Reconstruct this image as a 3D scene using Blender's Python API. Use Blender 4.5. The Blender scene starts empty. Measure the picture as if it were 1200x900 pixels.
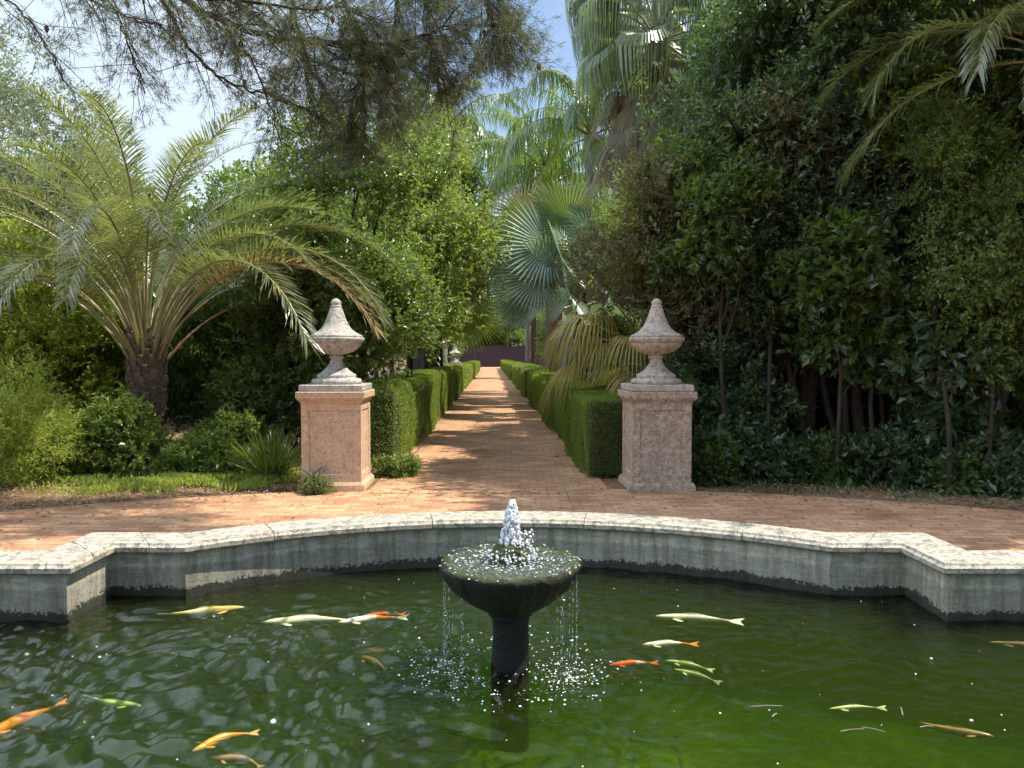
import bpy, math, random
import numpy as np
from mathutils import Vector, Matrix
from mathutils.geometry import tessellate_polygon

sc = bpy.context.scene
COL = sc.collection
R = math.radians
PI = math.pi
random.seed(7)
rng = np.random.default_rng(11)

# ------------------------------------------------------------------ camera
F = 900.0
CAMZ = 1.6
PITCH = math.atan(32.0 / F)
cd = bpy.data.cameras.new('camera')
cam = bpy.data.objects.new('camera', cd)
COL.objects.link(cam)
cam.location = (0, 0, CAMZ)
cam.rotation_euler = (R(90) - PITCH, 0, 0)
cd.sensor_width = 36
cd.lens = 36 * F / 1200
cd.clip_end = 2000
sc.camera = cam
sc.render.resolution_x, sc.render.resolution_y = 1024, 768


def at(px, py, d):
    """world point seen at photo pixel (px,py) at depth y = d"""
    u, w = (px - 600) / F, (450 - py) / F
    fy, fz = math.cos(PITCH) + w * math.sin(PITCH), -math.sin(PITCH) + w * math.cos(PITCH)
    k = d / fy
    return Vector((u * k, d, CAMZ + fz * k))


def gnd(px, py, z=0.0):
    u, w = (px - 600) / F, (450 - py) / F
    fy, fz = math.cos(PITCH) + w * math.sin(PITCH), -math.sin(PITCH) + w * math.cos(PITCH)
    k = (z - CAMZ) / fz
    return Vector((u * k, fy * k, z))


# path axis frame
PTH = R(1.53)
def pp(rel, y, z=0.0):
    """point at rel metres right of the path's axis, y metres along"""
    return Vector((0.05 - 0.0267 * y + rel, y, z))


# ------------------------------------------------------------------ world, sun
w = bpy.data.worlds.new('World')
sc.world = w
w.use_nodes = True
nt = w.node_tree
for n in list(nt.nodes):
    nt.nodes.remove(n)
SUN_EL, SUN_AZ = 58.0, 1.0          # azimuth in world: angle of the sun direction from +X
sky = nt.nodes.new('ShaderNodeTexSky')
sky.sky_type = 'NISHITA'
sky.sun_disc = False
sky.sun_elevation = R(SUN_EL)
# nishita: rotation 0 -> sun towards +Y, positive turns clockwise seen from above
sky.sun_rotation = R(90 - SUN_AZ)
sky.air_density = 1.0
sky.dust_density = 0.8
sky.ozone_density = 1.0
tc = nt.nodes.new('ShaderNodeTexCoord')
mp = nt.nodes.new('ShaderNodeMapping')
mp.inputs['Scale'].default_value = (1.0, 1.0, 2.6)
mp.inputs['Location'].default_value = (3.1, 0.4, 0.0)
ns = nt.nodes.new('ShaderNodeTexNoise')
ns.inputs['Scale'].default_value = 1.7
ns.inputs['Detail'].default_value = 9
ns.inputs['Roughness'].default_value = 0.62
ramp = nt.nodes.new('ShaderNodeValToRGB')
ramp.color_ramp.elements[0].position = 0.52
ramp.color_ramp.elements[1].position = 0.80
ramp.color_ramp.elements[0].color = (0.10, 0.10, 0.10, 1)
sep = nt.nodes.new('ShaderNodeSeparateXYZ')
# more cloud to the left (-X)
mr = nt.nodes.new('ShaderNodeMapRange')
mr.inputs['From Min'].default_value = -0.08
mr.inputs['From Max'].default_value = -0.35
mr.inputs['To Min'].default_value = 0.0
mr.inputs['To Max'].default_value = 0.42
add = nt.nodes.new('ShaderNodeMath'); add.operation = 'ADD'
mx = nt.nodes.new('ShaderNodeMixRGB')
mx.inputs['Color2'].default_value = (9.0, 9.7, 10.8, 1)
bg = nt.nodes.new('ShaderNodeBackground')
bg.inputs['Strength'].default_value = 0.12
out = nt.nodes.new('ShaderNodeOutputWorld')
L = nt.links.new
L(tc.outputs['Generated'], mp.inputs['Vector'])
L(mp.outputs['Vector'], ns.inputs['Vector'])
L(tc.outputs['Generated'], sep.inputs[0])
L(sep.outputs['X'], mr.inputs['Value'])
L(ns.outputs['Fac'], add.inputs[0])
L(mr.outputs[0], add.inputs[1])
L(add.outputs[0], ramp.inputs['Fac'])
L(ramp.outputs['Color'], mx.inputs['Fac'])
L(sky.outputs['Color'], mx.inputs['Color1'])
mh = nt.nodes.new('ShaderNodeMapRange')      # cloud brightness added high on the left, for glints on the water
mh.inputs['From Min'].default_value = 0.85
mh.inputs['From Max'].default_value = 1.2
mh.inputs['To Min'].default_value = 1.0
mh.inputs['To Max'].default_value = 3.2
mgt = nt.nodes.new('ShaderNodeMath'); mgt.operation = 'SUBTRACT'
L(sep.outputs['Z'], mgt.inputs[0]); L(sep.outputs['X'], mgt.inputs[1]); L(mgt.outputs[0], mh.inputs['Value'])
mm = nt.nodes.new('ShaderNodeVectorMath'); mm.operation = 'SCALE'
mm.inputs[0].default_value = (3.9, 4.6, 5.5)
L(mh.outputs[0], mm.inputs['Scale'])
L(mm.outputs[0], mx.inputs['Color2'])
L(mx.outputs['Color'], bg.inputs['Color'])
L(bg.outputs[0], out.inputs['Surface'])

sd = bpy.data.lights.new('sun', 'SUN')
sun = bpy.data.objects.new('sun', sd)
COL.objects.link(sun)
sd.energy = 5.0
sd.angle = R(0.55)
sd.color = (1.0, 0.94, 0.84)
sv = Vector((math.cos(R(SUN_EL)) * math.cos(R(SUN_AZ)), math.cos(R(SUN_EL)) * math.sin(R(SUN_AZ)), math.sin(R(SUN_EL))))
sun.rotation_euler = sv.to_track_quat('Z', 'Y').to_euler()
sun.location = sv * 30

vs = sc.view_settings
sc.display_settings.display_device = 'sRGB'
vs.view_transform = 'Standard'
vs.look = 'None'
vs.exposure = 0.86
vs.gamma = 1.0
vs.use_curve_mapping = False
cy = sc.cycles
cy.use_denoising = True
cy.max_bounces = 6
cy.diffuse_bounces = 3
cy.glossy_bounces = 3
cy.transmission_bounces = 6
cy.transparent_max_bounces = 12
cy.volume_bounces = 1
cy.caustics_reflective = False
cy.caustics_refractive = False
cy.sample_clamp_indirect = 4.0
cy.use_adaptive_sampling = True
cy.adaptive_threshold = 0.02


# ------------------------------------------------------------------ node helpers
class NT:
    def __init__(self, name):
        self.m = bpy.data.materials.new(name)
        self.m.use_nodes = True
        self.t = self.m.node_tree
        for n in list(self.t.nodes):
            self.t.nodes.remove(n)
        self.out = self.n('ShaderNodeOutputMaterial')

    def n(self, kind, **kw):
        nd = self.t.nodes.new(kind)
        for k, v in kw.items():
            if k in nd.inputs:
                nd.inputs[k].default_value = v
            else:
                setattr(nd, k, v)
        return nd

    def l(self, a, b):
        self.t.links.new(a, b)

    def coords(self, scale=(1, 1, 1), rot=(0, 0, 0), kind='Object', loc=(0, 0, 0)):
        if kind == 'World':
            c = self.n('ShaderNodeNewGeometry').outputs['Position']
        else:
            c = self.n('ShaderNodeTexCoord').outputs[kind]
        m = self.n('ShaderNodeMapping')
        m.inputs['Scale'].default_value = scale
        m.inputs['Rotation'].default_value = rot
        m.inputs['Location'].default_value = loc
        self.l(c, m.inputs['Vector'])
        return m.outputs[0]

    def noise(self, vec, scale, detail=5, rough=0.6, dist=0.0):
        a = self.n('ShaderNodeTexNoise')
        a.inputs['Scale'].default_value = scale
        a.inputs['Detail'].default_value = detail
        a.inputs['Roughness'].default_value = rough
        a.inputs['Distortion'].default_value = dist
        self.l(vec, a.inputs['Vector'])
        return a.outputs['Fac']

    def ramp(self, fac, stops):
        r = self.n('ShaderNodeValToRGB')
        e = r.color_ramp.elements
        while len(e) > 1:
            e.remove(e[-1])
        for i, (p, c) in enumerate(stops):
            x = e[0] if i == 0 else e.new(p)
            x.position = p
            x.color = (c[0], c[1], c[2], 1) if isinstance(c, (tuple, list)) else (c, c, c, 1)
        self.l(fac, r.inputs['Fac'])
        return r.outputs['Color']

    def mix(self, fac, a, b, mode='MIX'):
        m = self.n('ShaderNodeMixRGB', blend_type=mode)
        for s, v in ((m.inputs['Fac'], fac), (m.inputs['Color1'], a), (m.inputs['Color2'], b)):
            if hasattr(v, 'links'):
                self.l(v, s)
            elif isinstance(v, (int, float)):
                s.default_value = v if s.type == 'VALUE' else (v, v, v, 1)
            else:
                s.default_value = (*v, 1)
        return m.outputs[0]

    def math(self, op, a, b=0.0):
        m = self.n('ShaderNodeMath', operation=op)
        for s, v in ((m.inputs[0], a), (m.inputs[1], b)):
            if hasattr(v, 'links'):
                self.l(v, s)
            else:
                s.default_value = v
        return m.outputs[0]

    def bump(self, h, strength, dist=0.01, normal=None):
        b = self.n('ShaderNodeBump')
        b.inputs['Strength'].default_value = strength
        b.inputs['Distance'].default_value = dist
        self.l(h, b.inputs['Height'])
        if normal is not None:
            self.l(normal, b.inputs['Normal'])
        return b.outputs[0]

    def bsdf(self, color, rough=0.8, normal=None, spec=0.5, **kw):
        p = self.n('ShaderNodeBsdfPrincipled')
        for s, v in (('Base Color', color), ('Roughness', rough), ('Specular IOR Level', spec)):
            if hasattr(v, 'links'):
                self.l(v, p.inputs[s])
            elif isinstance(v, (int, float)):
                p.inputs[s].default_value = v
            else:
                p.inputs[s].default_value = (*v, 1)
        for k, v in kw.items():
            p.inputs[k.replace('_', ' ')].default_value = v
        if normal is not None:
            self.l(normal, p.inputs['Normal'])
        return p.outputs[0]

    def done(self, sh=None, vol=None):
        if sh is not None:
            self.l(sh, self.out.inputs['Surface'])
        if vol is not None:
            self.l(vol, self.out.inputs['Volume'])
        return self.m


def leafmat(name, c1, c2, trans=None, tmix=0.35, rough=0.45, c3=None, p3=0.9, spec=0.5):
    """leaf: colour varies from leaf to leaf through the face attribute v"""
    t = NT(name)
    a = t.n('ShaderNodeAttribute', attribute_name='v')
    stops = [(0.0, c1), (0.75, c2)]
    if c3:
        stops += [(p3, c2), (min(p3 + 0.03, 1.0), c3)]
    col = t.ramp(a.outputs['Fac'], stops)
    g = t.coords(kind='World')
    nz = t.noise(g, 1.3, 3)
    col = t.mix(1.0, col, t.ramp(nz, [(0.3, 0.72), (0.7, 1.3)]), 'MULTIPLY')
    p = t.bsdf(col, rough, spec=spec)
    if trans is None:
        trans = (min(c2[0] * 2.6 + 0.04, 1), min(c2[1] * 2.6 + 0.05, 1), c2[2] * 0.8)
    tr = t.n('ShaderNodeBsdfTranslucent')
    tr.inputs['Color'].default_value = (*trans, 1)
    ms = t.n('ShaderNodeMixShader')
    ms.inputs[0].default_value = tmix
    t.l(p, ms.inputs[1])
    t.l(tr.outputs[0], ms.inputs[2])
    return t.done(ms.outputs[0])


def barkmat(name, c1, c2, sc_=8.0, zs=0.3, bump=0.7):
    t = NT(name)
    g = t.coords(scale=(1, 1, zs))
    n1 = t.noise(g, sc_, 6, 0.7)
    n2 = t.noise(g, sc_ * 5, 3)
    col = t.ramp(n1, [(0.3, c1), (0.7, c2)])
    return t.done(t.bsdf(col, 0.9, t.bump(t.mix(0.3, n1, n2), bump, 0.03), 0.2))


# ------------------------------------------------------------------ mesh helpers
def arr_mesh(name, V, Fq, v=None, smooth=False, mats=(), mi=None):
    """V (n,3), Fq (m,k) one face size, or list of such arrays"""
    me = bpy.data.meshes.new(name)
    V = np.asarray(V, dtype=np.float32)
    fl = Fq if isinstance(Fq, list) else [Fq]
    fl = [np.asarray(f, dtype=np.int32) for f in fl if len(f)]
    nf = sum(len(f) for f in fl)
    loops = np.concatenate([f.ravel() for f in fl])
    tot = np.concatenate([np.full(len(f), f.shape[1], dtype=np.int32) for f in fl])
    start = np.zeros(nf, dtype=np.int32)
    start[1:] = np.cumsum(tot)[:-1]
    me.vertices.add(len(V))
    me.vertices.foreach_set('co', V.ravel())
    me.loops.add(len(loops))
    me.loops.foreach_set('vertex_index', loops)
    me.polygons.add(nf)
    me.polygons.foreach_set('loop_start', start)
    me.polygons.foreach_set('loop_total', tot)
    me.polygons.foreach_set('use_smooth', np.full(nf, smooth, dtype=bool))
    if mi is not None:
        me.polygons.foreach_set('material_index', np.asarray(mi, dtype=np.int32))
    if v is not None:
        at_ = me.attributes.new('v', 'FLOAT', 'FACE')
        at_.data.foreach_set('value', np.asarray(v, dtype=np.float32))
    me.update(calc_edges=True)
    for m in mats:
        me.materials.append(m)
    return me


def link(name, me, parent=None, loc=None, rot=None, scale=None):
    o = bpy.data.objects.new(name, me)
    COL.objects.link(o)
    if parent is not None:
        o.parent = parent
    if loc is not None:
        o.location = loc
    if rot is not None:
        o.rotation_euler = rot
    if scale is not None:
        o.scale = scale if hasattr(scale, '__len__') else (scale,) * 3
    return o


def empty(name, loc=(0, 0, 0), rz=0.0, s=1.0):
    o = link(name, None, loc=loc, rot=(0, 0, rz), scale=s)
    o.empty_display_size = 0.2
    return o


def tag(o, label=None, cat=None, group=None, kind=None):
    if label: o['label'] = label
    if cat: o['category'] = cat
    if group: o['group'] = group
    if kind: o['kind'] = kind
    return o


def copy_tree(o, parent=None):
    c = o.copy()
    COL.objects.link(c)
    if parent is not None:
        c.parent = parent
    for ch in [x for x in KIDS.get(o.name, [])]:
        copy_tree(ch, c)
    return c


KIDS = {}
def kids(o):
    """remember the children of a finished prototype so copies are cheap"""
    KIDS[o.name] = [c for c in bpy.data.objects if c.parent == o]
    for c in KIDS[o.name]:
        KIDS[c.name] = [g for g in bpy.data.objects if g.parent == c]
    return o


class MB:
    """mesh builder: boxes, prisms, lathes, tubes gathered in one mesh"""
    def __init__(self):
        self.v, self.f, self.m = [], [], []

    def add(self, vs_, fs, mi=0):
        b = len(self.v)
        self.v += [tuple(p) for p in vs_]
        self.f += [tuple(i + b for i in f) for f in fs]
        self.m += [mi] * len(fs)

    def box(self, x0, x1, y0, y1, z0, z1, bev=0.0, mi=0):
        if bev <= 0:
            self.add([(x0, y0, z0), (x1, y0, z0), (x1, y1, z0), (x0, y1, z0), (x0, y0, z1), (x1, y0, z1), (x1, y1, z1), (x0, y1, z1)],
                     [(0, 3, 2, 1), (4, 5, 6, 7), (0, 1, 5, 4), (1, 2, 6, 5), (2, 3, 7, 6), (3, 0, 4, 7)], mi)
        else:
            self.sq([(x1 - x0) / 2 - bev, (x1 - x0) / 2, (x1 - x0) / 2, (x1 - x0) / 2 - bev], [z0, z0 + bev, z1 - bev, z1],
                    ((x0 + x1) / 2, (y0 + y1) / 2), (y1 - y0) / (x1 - x0), mi)

    def sq(self, hw, z, c=(0, 0), asp=1.0, mi=0):
        """stack of square rings"""
        vs_, fs = [], []
        for h, zz in zip(hw, z):
            hy = h if asp == 1.0 else h * asp
            vs_ += [(c[0] - h, c[1] - hy, zz), (c[0] + h, c[1] - hy, zz), (c[0] + h, c[1] + hy, zz), (c[0] - h, c[1] + hy, zz)]
        n = len(hw)
        for i in range(n - 1):
            for k in range(4):
                a, b = i * 4 + k, i * 4 + (k + 1) % 4
                fs.append((a, b, b + 4, a + 4))
        fs += [(3, 2, 1, 0), tuple((n - 1) * 4 + k for k in range(4))]
        self.add(vs_, fs, mi)

    def lathe(self, prof, n=32, c=(0, 0, 0), fn=None, mi=0, caps=True):
        vs_, fs = [], []
        for i, (r, z) in enumerate(prof):
            for k in range(n):
                a = 2 * PI * k / n
                rr = r * (fn(a, z) if fn else 1)
                vs_.append((c[0] + rr * math.cos(a), c[1] + rr * math.sin(a), c[2] + z))
        for i in range(len(prof) - 1):
            for k in range(n):
                a, b = i * n + k, i * n + (k + 1) % n
                fs.append((a, b, b + n, a + n))
        if caps:
            fs += [tuple(range(n - 1, -1, -1)), tuple((len(prof) - 1) * n + k for k in range(n))]
        self.add(vs_, fs, mi)

    def tube(self, pts, rad, n=8, mi=0):
        V, Q = tube_arr(pts, rad, n)
        self.add([tuple(p) for p in V], [tuple(q) for q in Q], mi)

    def build(self, name, mat, parent=None, smooth=False, **kw):
        me = bpy.data.meshes.new(name)
        me.from_pydata(self.v, [], self.f)
        if smooth:
            me.polygons.foreach_set('use_smooth', [True] * len(me.polygons))
        me.polygons.foreach_set('material_index', self.m)
        for m in (mat if isinstance(mat, (list, tuple)) else [mat]):
            me.materials.append(m)
        me.update()
        if smooth == 'auto':
            me.set_sharp_from_angle(angle=R(38))
        return link(name, me, parent, **kw)


def tube_arr(pts, rad, n=8):
    P = np.array([tuple(p) for p in pts], dtype=float)
    m = len(P)
    rad = np.broadcast_to(np.array(rad, dtype=float), (m,)) if np.ndim(rad) == 0 else np.array(rad, dtype=float)
    T = np.gradient(P, axis=0)
    T /= np.linalg.norm(T, axis=1)[:, None] + 1e-9
    ref = np.array([0.0, 0, 1]) if abs(T[0][2]) < 0.8 else np.array([1.0, 0, 0])
    V = []
    for i in range(m):
        a = np.cross(T[i], ref)
        a /= np.linalg.norm(a) + 1e-9
        b = np.cross(T[i], a)
        ref = np.cross(a, T[i])
        for k in range(n):
            an = 2 * PI * k / n
            V.append(P[i] + rad[i] * (math.cos(an) * a + math.sin(an) * b))
    Q = []
    for i in range(m - 1):
        for k in range(n):
            x, y = i * n + k, i * n + (k + 1) % n
            Q.append((x, y, y + n, x + n))
    return np.array(V), np.array(Q)


def merge(lst):
    V, Q, o = [], [], 0
    for v, q in lst:
        V.append(v); Q.append(np.asarray(q) + o); o += len(v)
    return np.concatenate(V), np.concatenate(Q)


def unit(a):
    return a / (np.linalg.norm(a, axis=-1, keepdims=True) + 1e-9)


def curve_pts(p0, p1, n=8, wob=0.1, sag=0.0):
    p0, p1 = np.array(tuple(p0)), np.array(tuple(p1))
    t = np.linspace(0, 1, n)[:, None]
    P = p0 + (p1 - p0) * t
    d = np.linalg.norm(p1 - p0)
    off = rng.normal(0, wob * d, (2, 3))
    P += np.sin(t * PI) * off[0] * 0.6 + np.sin(t * 2 * PI) * off[1] * 0.3
    P[:, 2] += sag * np.sin(t[:, 0] * PI) * d
    return P


def leaf_quads(P, D, N, ln, wd, fold=0.25, wmax=0.45):
    """kite leaves: P base, D unit direction, N approx normal. returns V,Q"""
    m = len(P)
    S = unit(np.cross(D, N))
    N2 = np.cross(S, D)
    ln = np.broadcast_to(ln, (m,))[:, None]
    wd = np.broadcast_to(wd, (m,))[:, None]
    mid = P + D * ln * wmax
    V = np.empty((m, 4, 3))
    V[:, 0] = P
    V[:, 1] = mid + S * wd * 0.5 + N2 * wd * fold
    V[:, 2] = P + D * ln - N2 * ln * 0.08
    V[:, 3] = mid - S * wd * 0.5 + N2 * wd * fold
    return V.reshape(-1, 3), np.arange(m * 4).reshape(m, 4)


def sprig_leaves(P, D, nl, L_, ln, wd, spread=0.9, up=0.35, droop=0.0, jit=0.25):
    """sprigs at P pointing D, each with nl leaves"""
    m = len(P)
    T = np.repeat(np.linspace(0.12, 1.0, nl)[None, :], m, 0) + rng.normal(0, 0.04, (m, nl))
    PP = P[:, None, :] + D[:, None, :] * (T * L_)[..., None]
    rd = unit(rng.normal(0, 1, (m, nl, 3)))
    dv = D[:, None, :]
    perp = unit(rd - dv * (rd * dv).sum(-1, keepdims=True))
    LD = unit(dv * (0.35 + 0.6 * T[..., None]) + perp * spread + np.array([0, 0, -droop]))
    NN = unit(np.array([0, 0, 1.0]) * up + rng.normal(0, 0.4, (m, nl, 3)) + 0.5 * dv)
    s = 1 + rng.normal(0, jit, (m, nl))
    s = np.clip(s, 0.4, 1.7)
    V, Q = leaf_quads(PP.reshape(-1, 3), LD.reshape(-1, 3), NN.reshape(-1, 3), ln * s.ravel(), wd * s.ravel())
    v = np.clip(np.repeat(rng.random(m)[:, None], nl, 1) * 0.45 + rng.random((m, nl)) * 0.55, 0, 1).ravel()
    return V, Q, v


def crown_leaves(clumps, n, nl, L_, ln, wd, shell=0.55, upd=0.3, **kw):
    """clumps: array (k,4) of x,y,z,r. n sprigs spread over them by r^2"""
    C = np.asarray(clumps, dtype=float)
    wt = C[:, 3] ** 2
    idx = rng.choice(len(C), size=n, p=wt / wt.sum())
    u = unit(rng.normal(0, 1, (n, 3)))
    rr = shell + (1 - shell) * rng.random(n) ** 0.7
    rr *= rng.normal(1.0, 0.2, n)
    out_ = rng.random(n) < 0.06
    rr[out_] *= rng.uniform(1.15, 1.6, out_.sum())
    P = C[idx, :3] + u * (C[idx, 3] * rr)[:, None] * np.array([1, 1, 0.8])
    q = rng.uniform(0, 6, 6); sc0 = 1.6 / C[:, 3].mean()
    f = np.sin(P[:, 0] * sc0 + q[0] + np.sin(P[:, 2] * sc0 * .8)) * np.sin(P[:, 1] * sc0 * 1.1 + q[1]) + np.sin(P[:, 2] * sc0 * 1.3 + q[2] + np.sin(P[:, 0] * sc0 * .7 + q[3])) * 0.8
    keep = f > -0.55 + rng.normal(0, 0.2, n)
    P, u = P[keep], u[keep]; n = len(P)
    D = unit(u + np.array([0, 0, upd]) + rng.normal(0, 0.45, (n, 3)))
    return sprig_leaves(P, D, nl, L_, ln, wd, **kw)


def ell_clumps(c, r, k, rc, inner=0.35, flat=0.0, jitter=0.5):
    u = unit(rng.normal(0, 1, (k, 3)))
    rr = inner + (1 - inner) * rng.random(k) ** 0.6
    P = np.array(c) + u * rr[:, None] * np.array(r)
    return np.concatenate([P, (rc * (1 + rng.uniform(-jitter, jitter, k)))[:, None]], 1)


def make_tree(name, trunk_mat, leaf_mat, clumps, n, nl=7, L_=0.2, ln=0.07, wd=0.035, trunk_h=1.5, tr=0.09, stems=1,
              limbs=14, lean=(0, 0), root_spread=0.1, loc=(0, 0, 0), lk=None, dead=0, single=False, sides=7):
    """empty > trunk (with limbs), crown; crown centre given in local coords"""
    o = empty(name, loc)
    C = np.asarray(clumps)
    lst = []
    tops = []
    for s in range(stems):
        a = 2 * PI * s / max(stems, 1) + rng.random() * 1.5
        b = np.array([math.cos(a) * root_spread, math.sin(a) * root_spread, -0.08]) if stems > 1 else np.array([0, 0, -0.08])
        cen = C[:, :3].mean(0)
        top = np.array([cen[0] * 0.6 + lean[0] + math.cos(a) * root_spread * 3, cen[1] * 0.6 + lean[1] + math.sin(a) * root_spread * 3, trunk_h])
        if stems == 1:
            top[:2] = [cen[0] * 0.5 + lean[0], cen[1] * 0.5 + lean[1]]
        P = curve_pts(b, top, 9, 0.04)
        rr = np.linspace(tr, tr * 0.6, 9); rr[0] *= 1.35; rr[1] *= 1.1
        lst.append(tube_arr(P, rr, sides + 2))
        tops.append((P, top))
    order = rng.permutation(len(C))[:limbs]
    for j, i in enumerate(order):
        P0, top = tops[j % len(tops)]
        k = 5 + (j % 4)
        st = P0[k]
        P = curve_pts(st, C[i, :3], 8, 0.07, 0.05)
        r0 = tr * 0.42
        lst.append(tube_arr(P, np.linspace(r0, 0.008, 8), sides))
        for q in range(3):
            e = C[i, :3] + rng.normal(0, 1, 3) * C[i, 3] * 0.55
            lst.append(tube_arr(curve_pts(P[4 + q], e, 6, 0.08), np.linspace(r0 * 0.4, 0.004, 6), 5))
    V, Q = merge(lst)
    link('trunk', arr_mesh('trunk', V, Q, smooth=True, mats=[trunk_mat]), o)
    V, Q, v = crown_leaves(C, n, nl, L_, ln, wd, **(lk or {}))
    link('crown', arr_mesh('crown', V, Q, v, mats=[leaf_mat]), o)
    return o


def strips(base, dirs, nrm, ln, wd, st=3, droop=0.0, prof=None, fold=0.0, curl=0.0):
    """long narrow leaflets: st+1 stations each, width tapering, drooping by gravity.
    base,dirs,nrm (m,3), ln,wd (m,)"""
    m = len(base)
    S = unit(np.cross(dirs, nrm))
    ln = np.broadcast_to(ln, (m,)); wd = np.broadcast_to(wd, (m,)); droop = np.broadcast_to(droop, (m,))
    t = np.linspace(0, 1, st + 1)
    if prof is None:
        prof = [0.55, 1.0, 0.75, 0.06] if st == 3 else list(np.interp(t, [0, 0.35, 0.7, 1], [0.55, 1, 0.75, 0.05]))
    V = np.empty((m, st + 1, 2, 3))
    for i, tt in enumerate(t):
        c = base + dirs * (ln * tt)[:, None]
        c = c + np.array([0, 0, -1.0]) * (droop * ln * tt ** 2)[:, None] - dirs * (droop * ln * tt ** 2 * 0.35)[:, None]
        hw = (wd * prof[i] * 0.5)[:, None]
        V[:, i, 0] = c - S * hw
        V[:, i, 1] = c + S * hw
    b = (np.arange(m) * (st + 1) * 2)[:, None]
    qs = []
    for i in range(st):
        qs.append(b + np.array([[i * 2, i * 2 + 1, i * 2 + 3, i * 2 + 2]]))
    Q = np.stack(qs, 1).reshape(-1, 4)
    return V.reshape(-1, 3), Q, st


def feather_frond(Ln, a0, bend, nl, lmax, wl, petiole=0.18, mats=None, vee=0.35, ang=55, droop=0.25, rr=0.018, side=0.0, st=3, jit=0.12, lim=0.5, name='frond'):
    """frond in local +X direction, starts at origin heading a0 degrees above the horizon"""
    K = 26
    t = np.linspace(0, 1, K)
    th = R(a0) - R(bend) * t ** 1.25
    ds = Ln / (K - 1)
    x = np.concatenate([[0], np.cumsum(np.cos(th[:-1]) * ds)])
    z = np.concatenate([[0], np.cumsum(np.sin(th[:-1]) * ds)])
    y = side * t ** 2
    P = np.stack([x, y, z], 1)
    T = unit(np.gradient(P, axis=0))
    tv, tq = tube_arr(P, np.interp(t, [0, 0.15, 1], [rr * 1.7, rr, rr * 0.15]), 5)
    allV, allQ, allv, mi = [tv], [tq], [np.full(len(tq), 0.5)], [np.full(len(tq), 1)]
    off = len(tv)
    for sgn in (-1, 1):
        tl = np.linspace(petiole, 0.995, nl) + rng.normal(0, 0.004, nl)
        tl = np.clip(tl, 0, 1)
        B = np.stack([np.interp(tl, t, P[:, k]) for k in range(3)], 1)
        TT = unit(np.stack([np.interp(tl, t, T[:, k]) for k in range(3)], 1))
        S = np.array([0, 1.0, 0]) * sgn + 0 * TT
        U = np.cross(TT, np.array([0, 1.0, 0])); U = unit(U); U[U[:, 2] < -0.0] *= 1
        U = np.where((U[:, 2:3] < 0), -U, U)
        u = (tl - petiole) / (1 - petiole)
        aa = R(ang) * (1 - 0.55 * u) + rng.normal(0, 0.06, nl)
        V_ = vee + rng.normal(0, jit, nl)
        D = unit(TT * np.cos(aa)[:, None] + (S + U * V_[:, None]) * np.sin(aa)[:, None])
        ln = lmax * np.interp(u, [0, 0.12, 0.4, 0.8, 1], [0.55, 0.9, 1, 0.75, lim]) * (1 + rng.normal(0, 0.05, nl))
        v_, q_, s_ = strips(B, D, U, ln, np.full(nl, wl), st, droop * (0.7 + 0.6 * rng.random(nl)))
        allV.append(v_); allQ.append(q_ + off); off += len(v_)
        allv.append(np.repeat(rng.random(nl), s_))
        mi.append(np.zeros(len(q_)))
    V = np.concatenate(allV); Q = np.concatenate(allQ)
    return arr_mesh(name, V, Q, np.concatenate(allv), mats=mats, mi=np.concatenate(mi))


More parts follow.
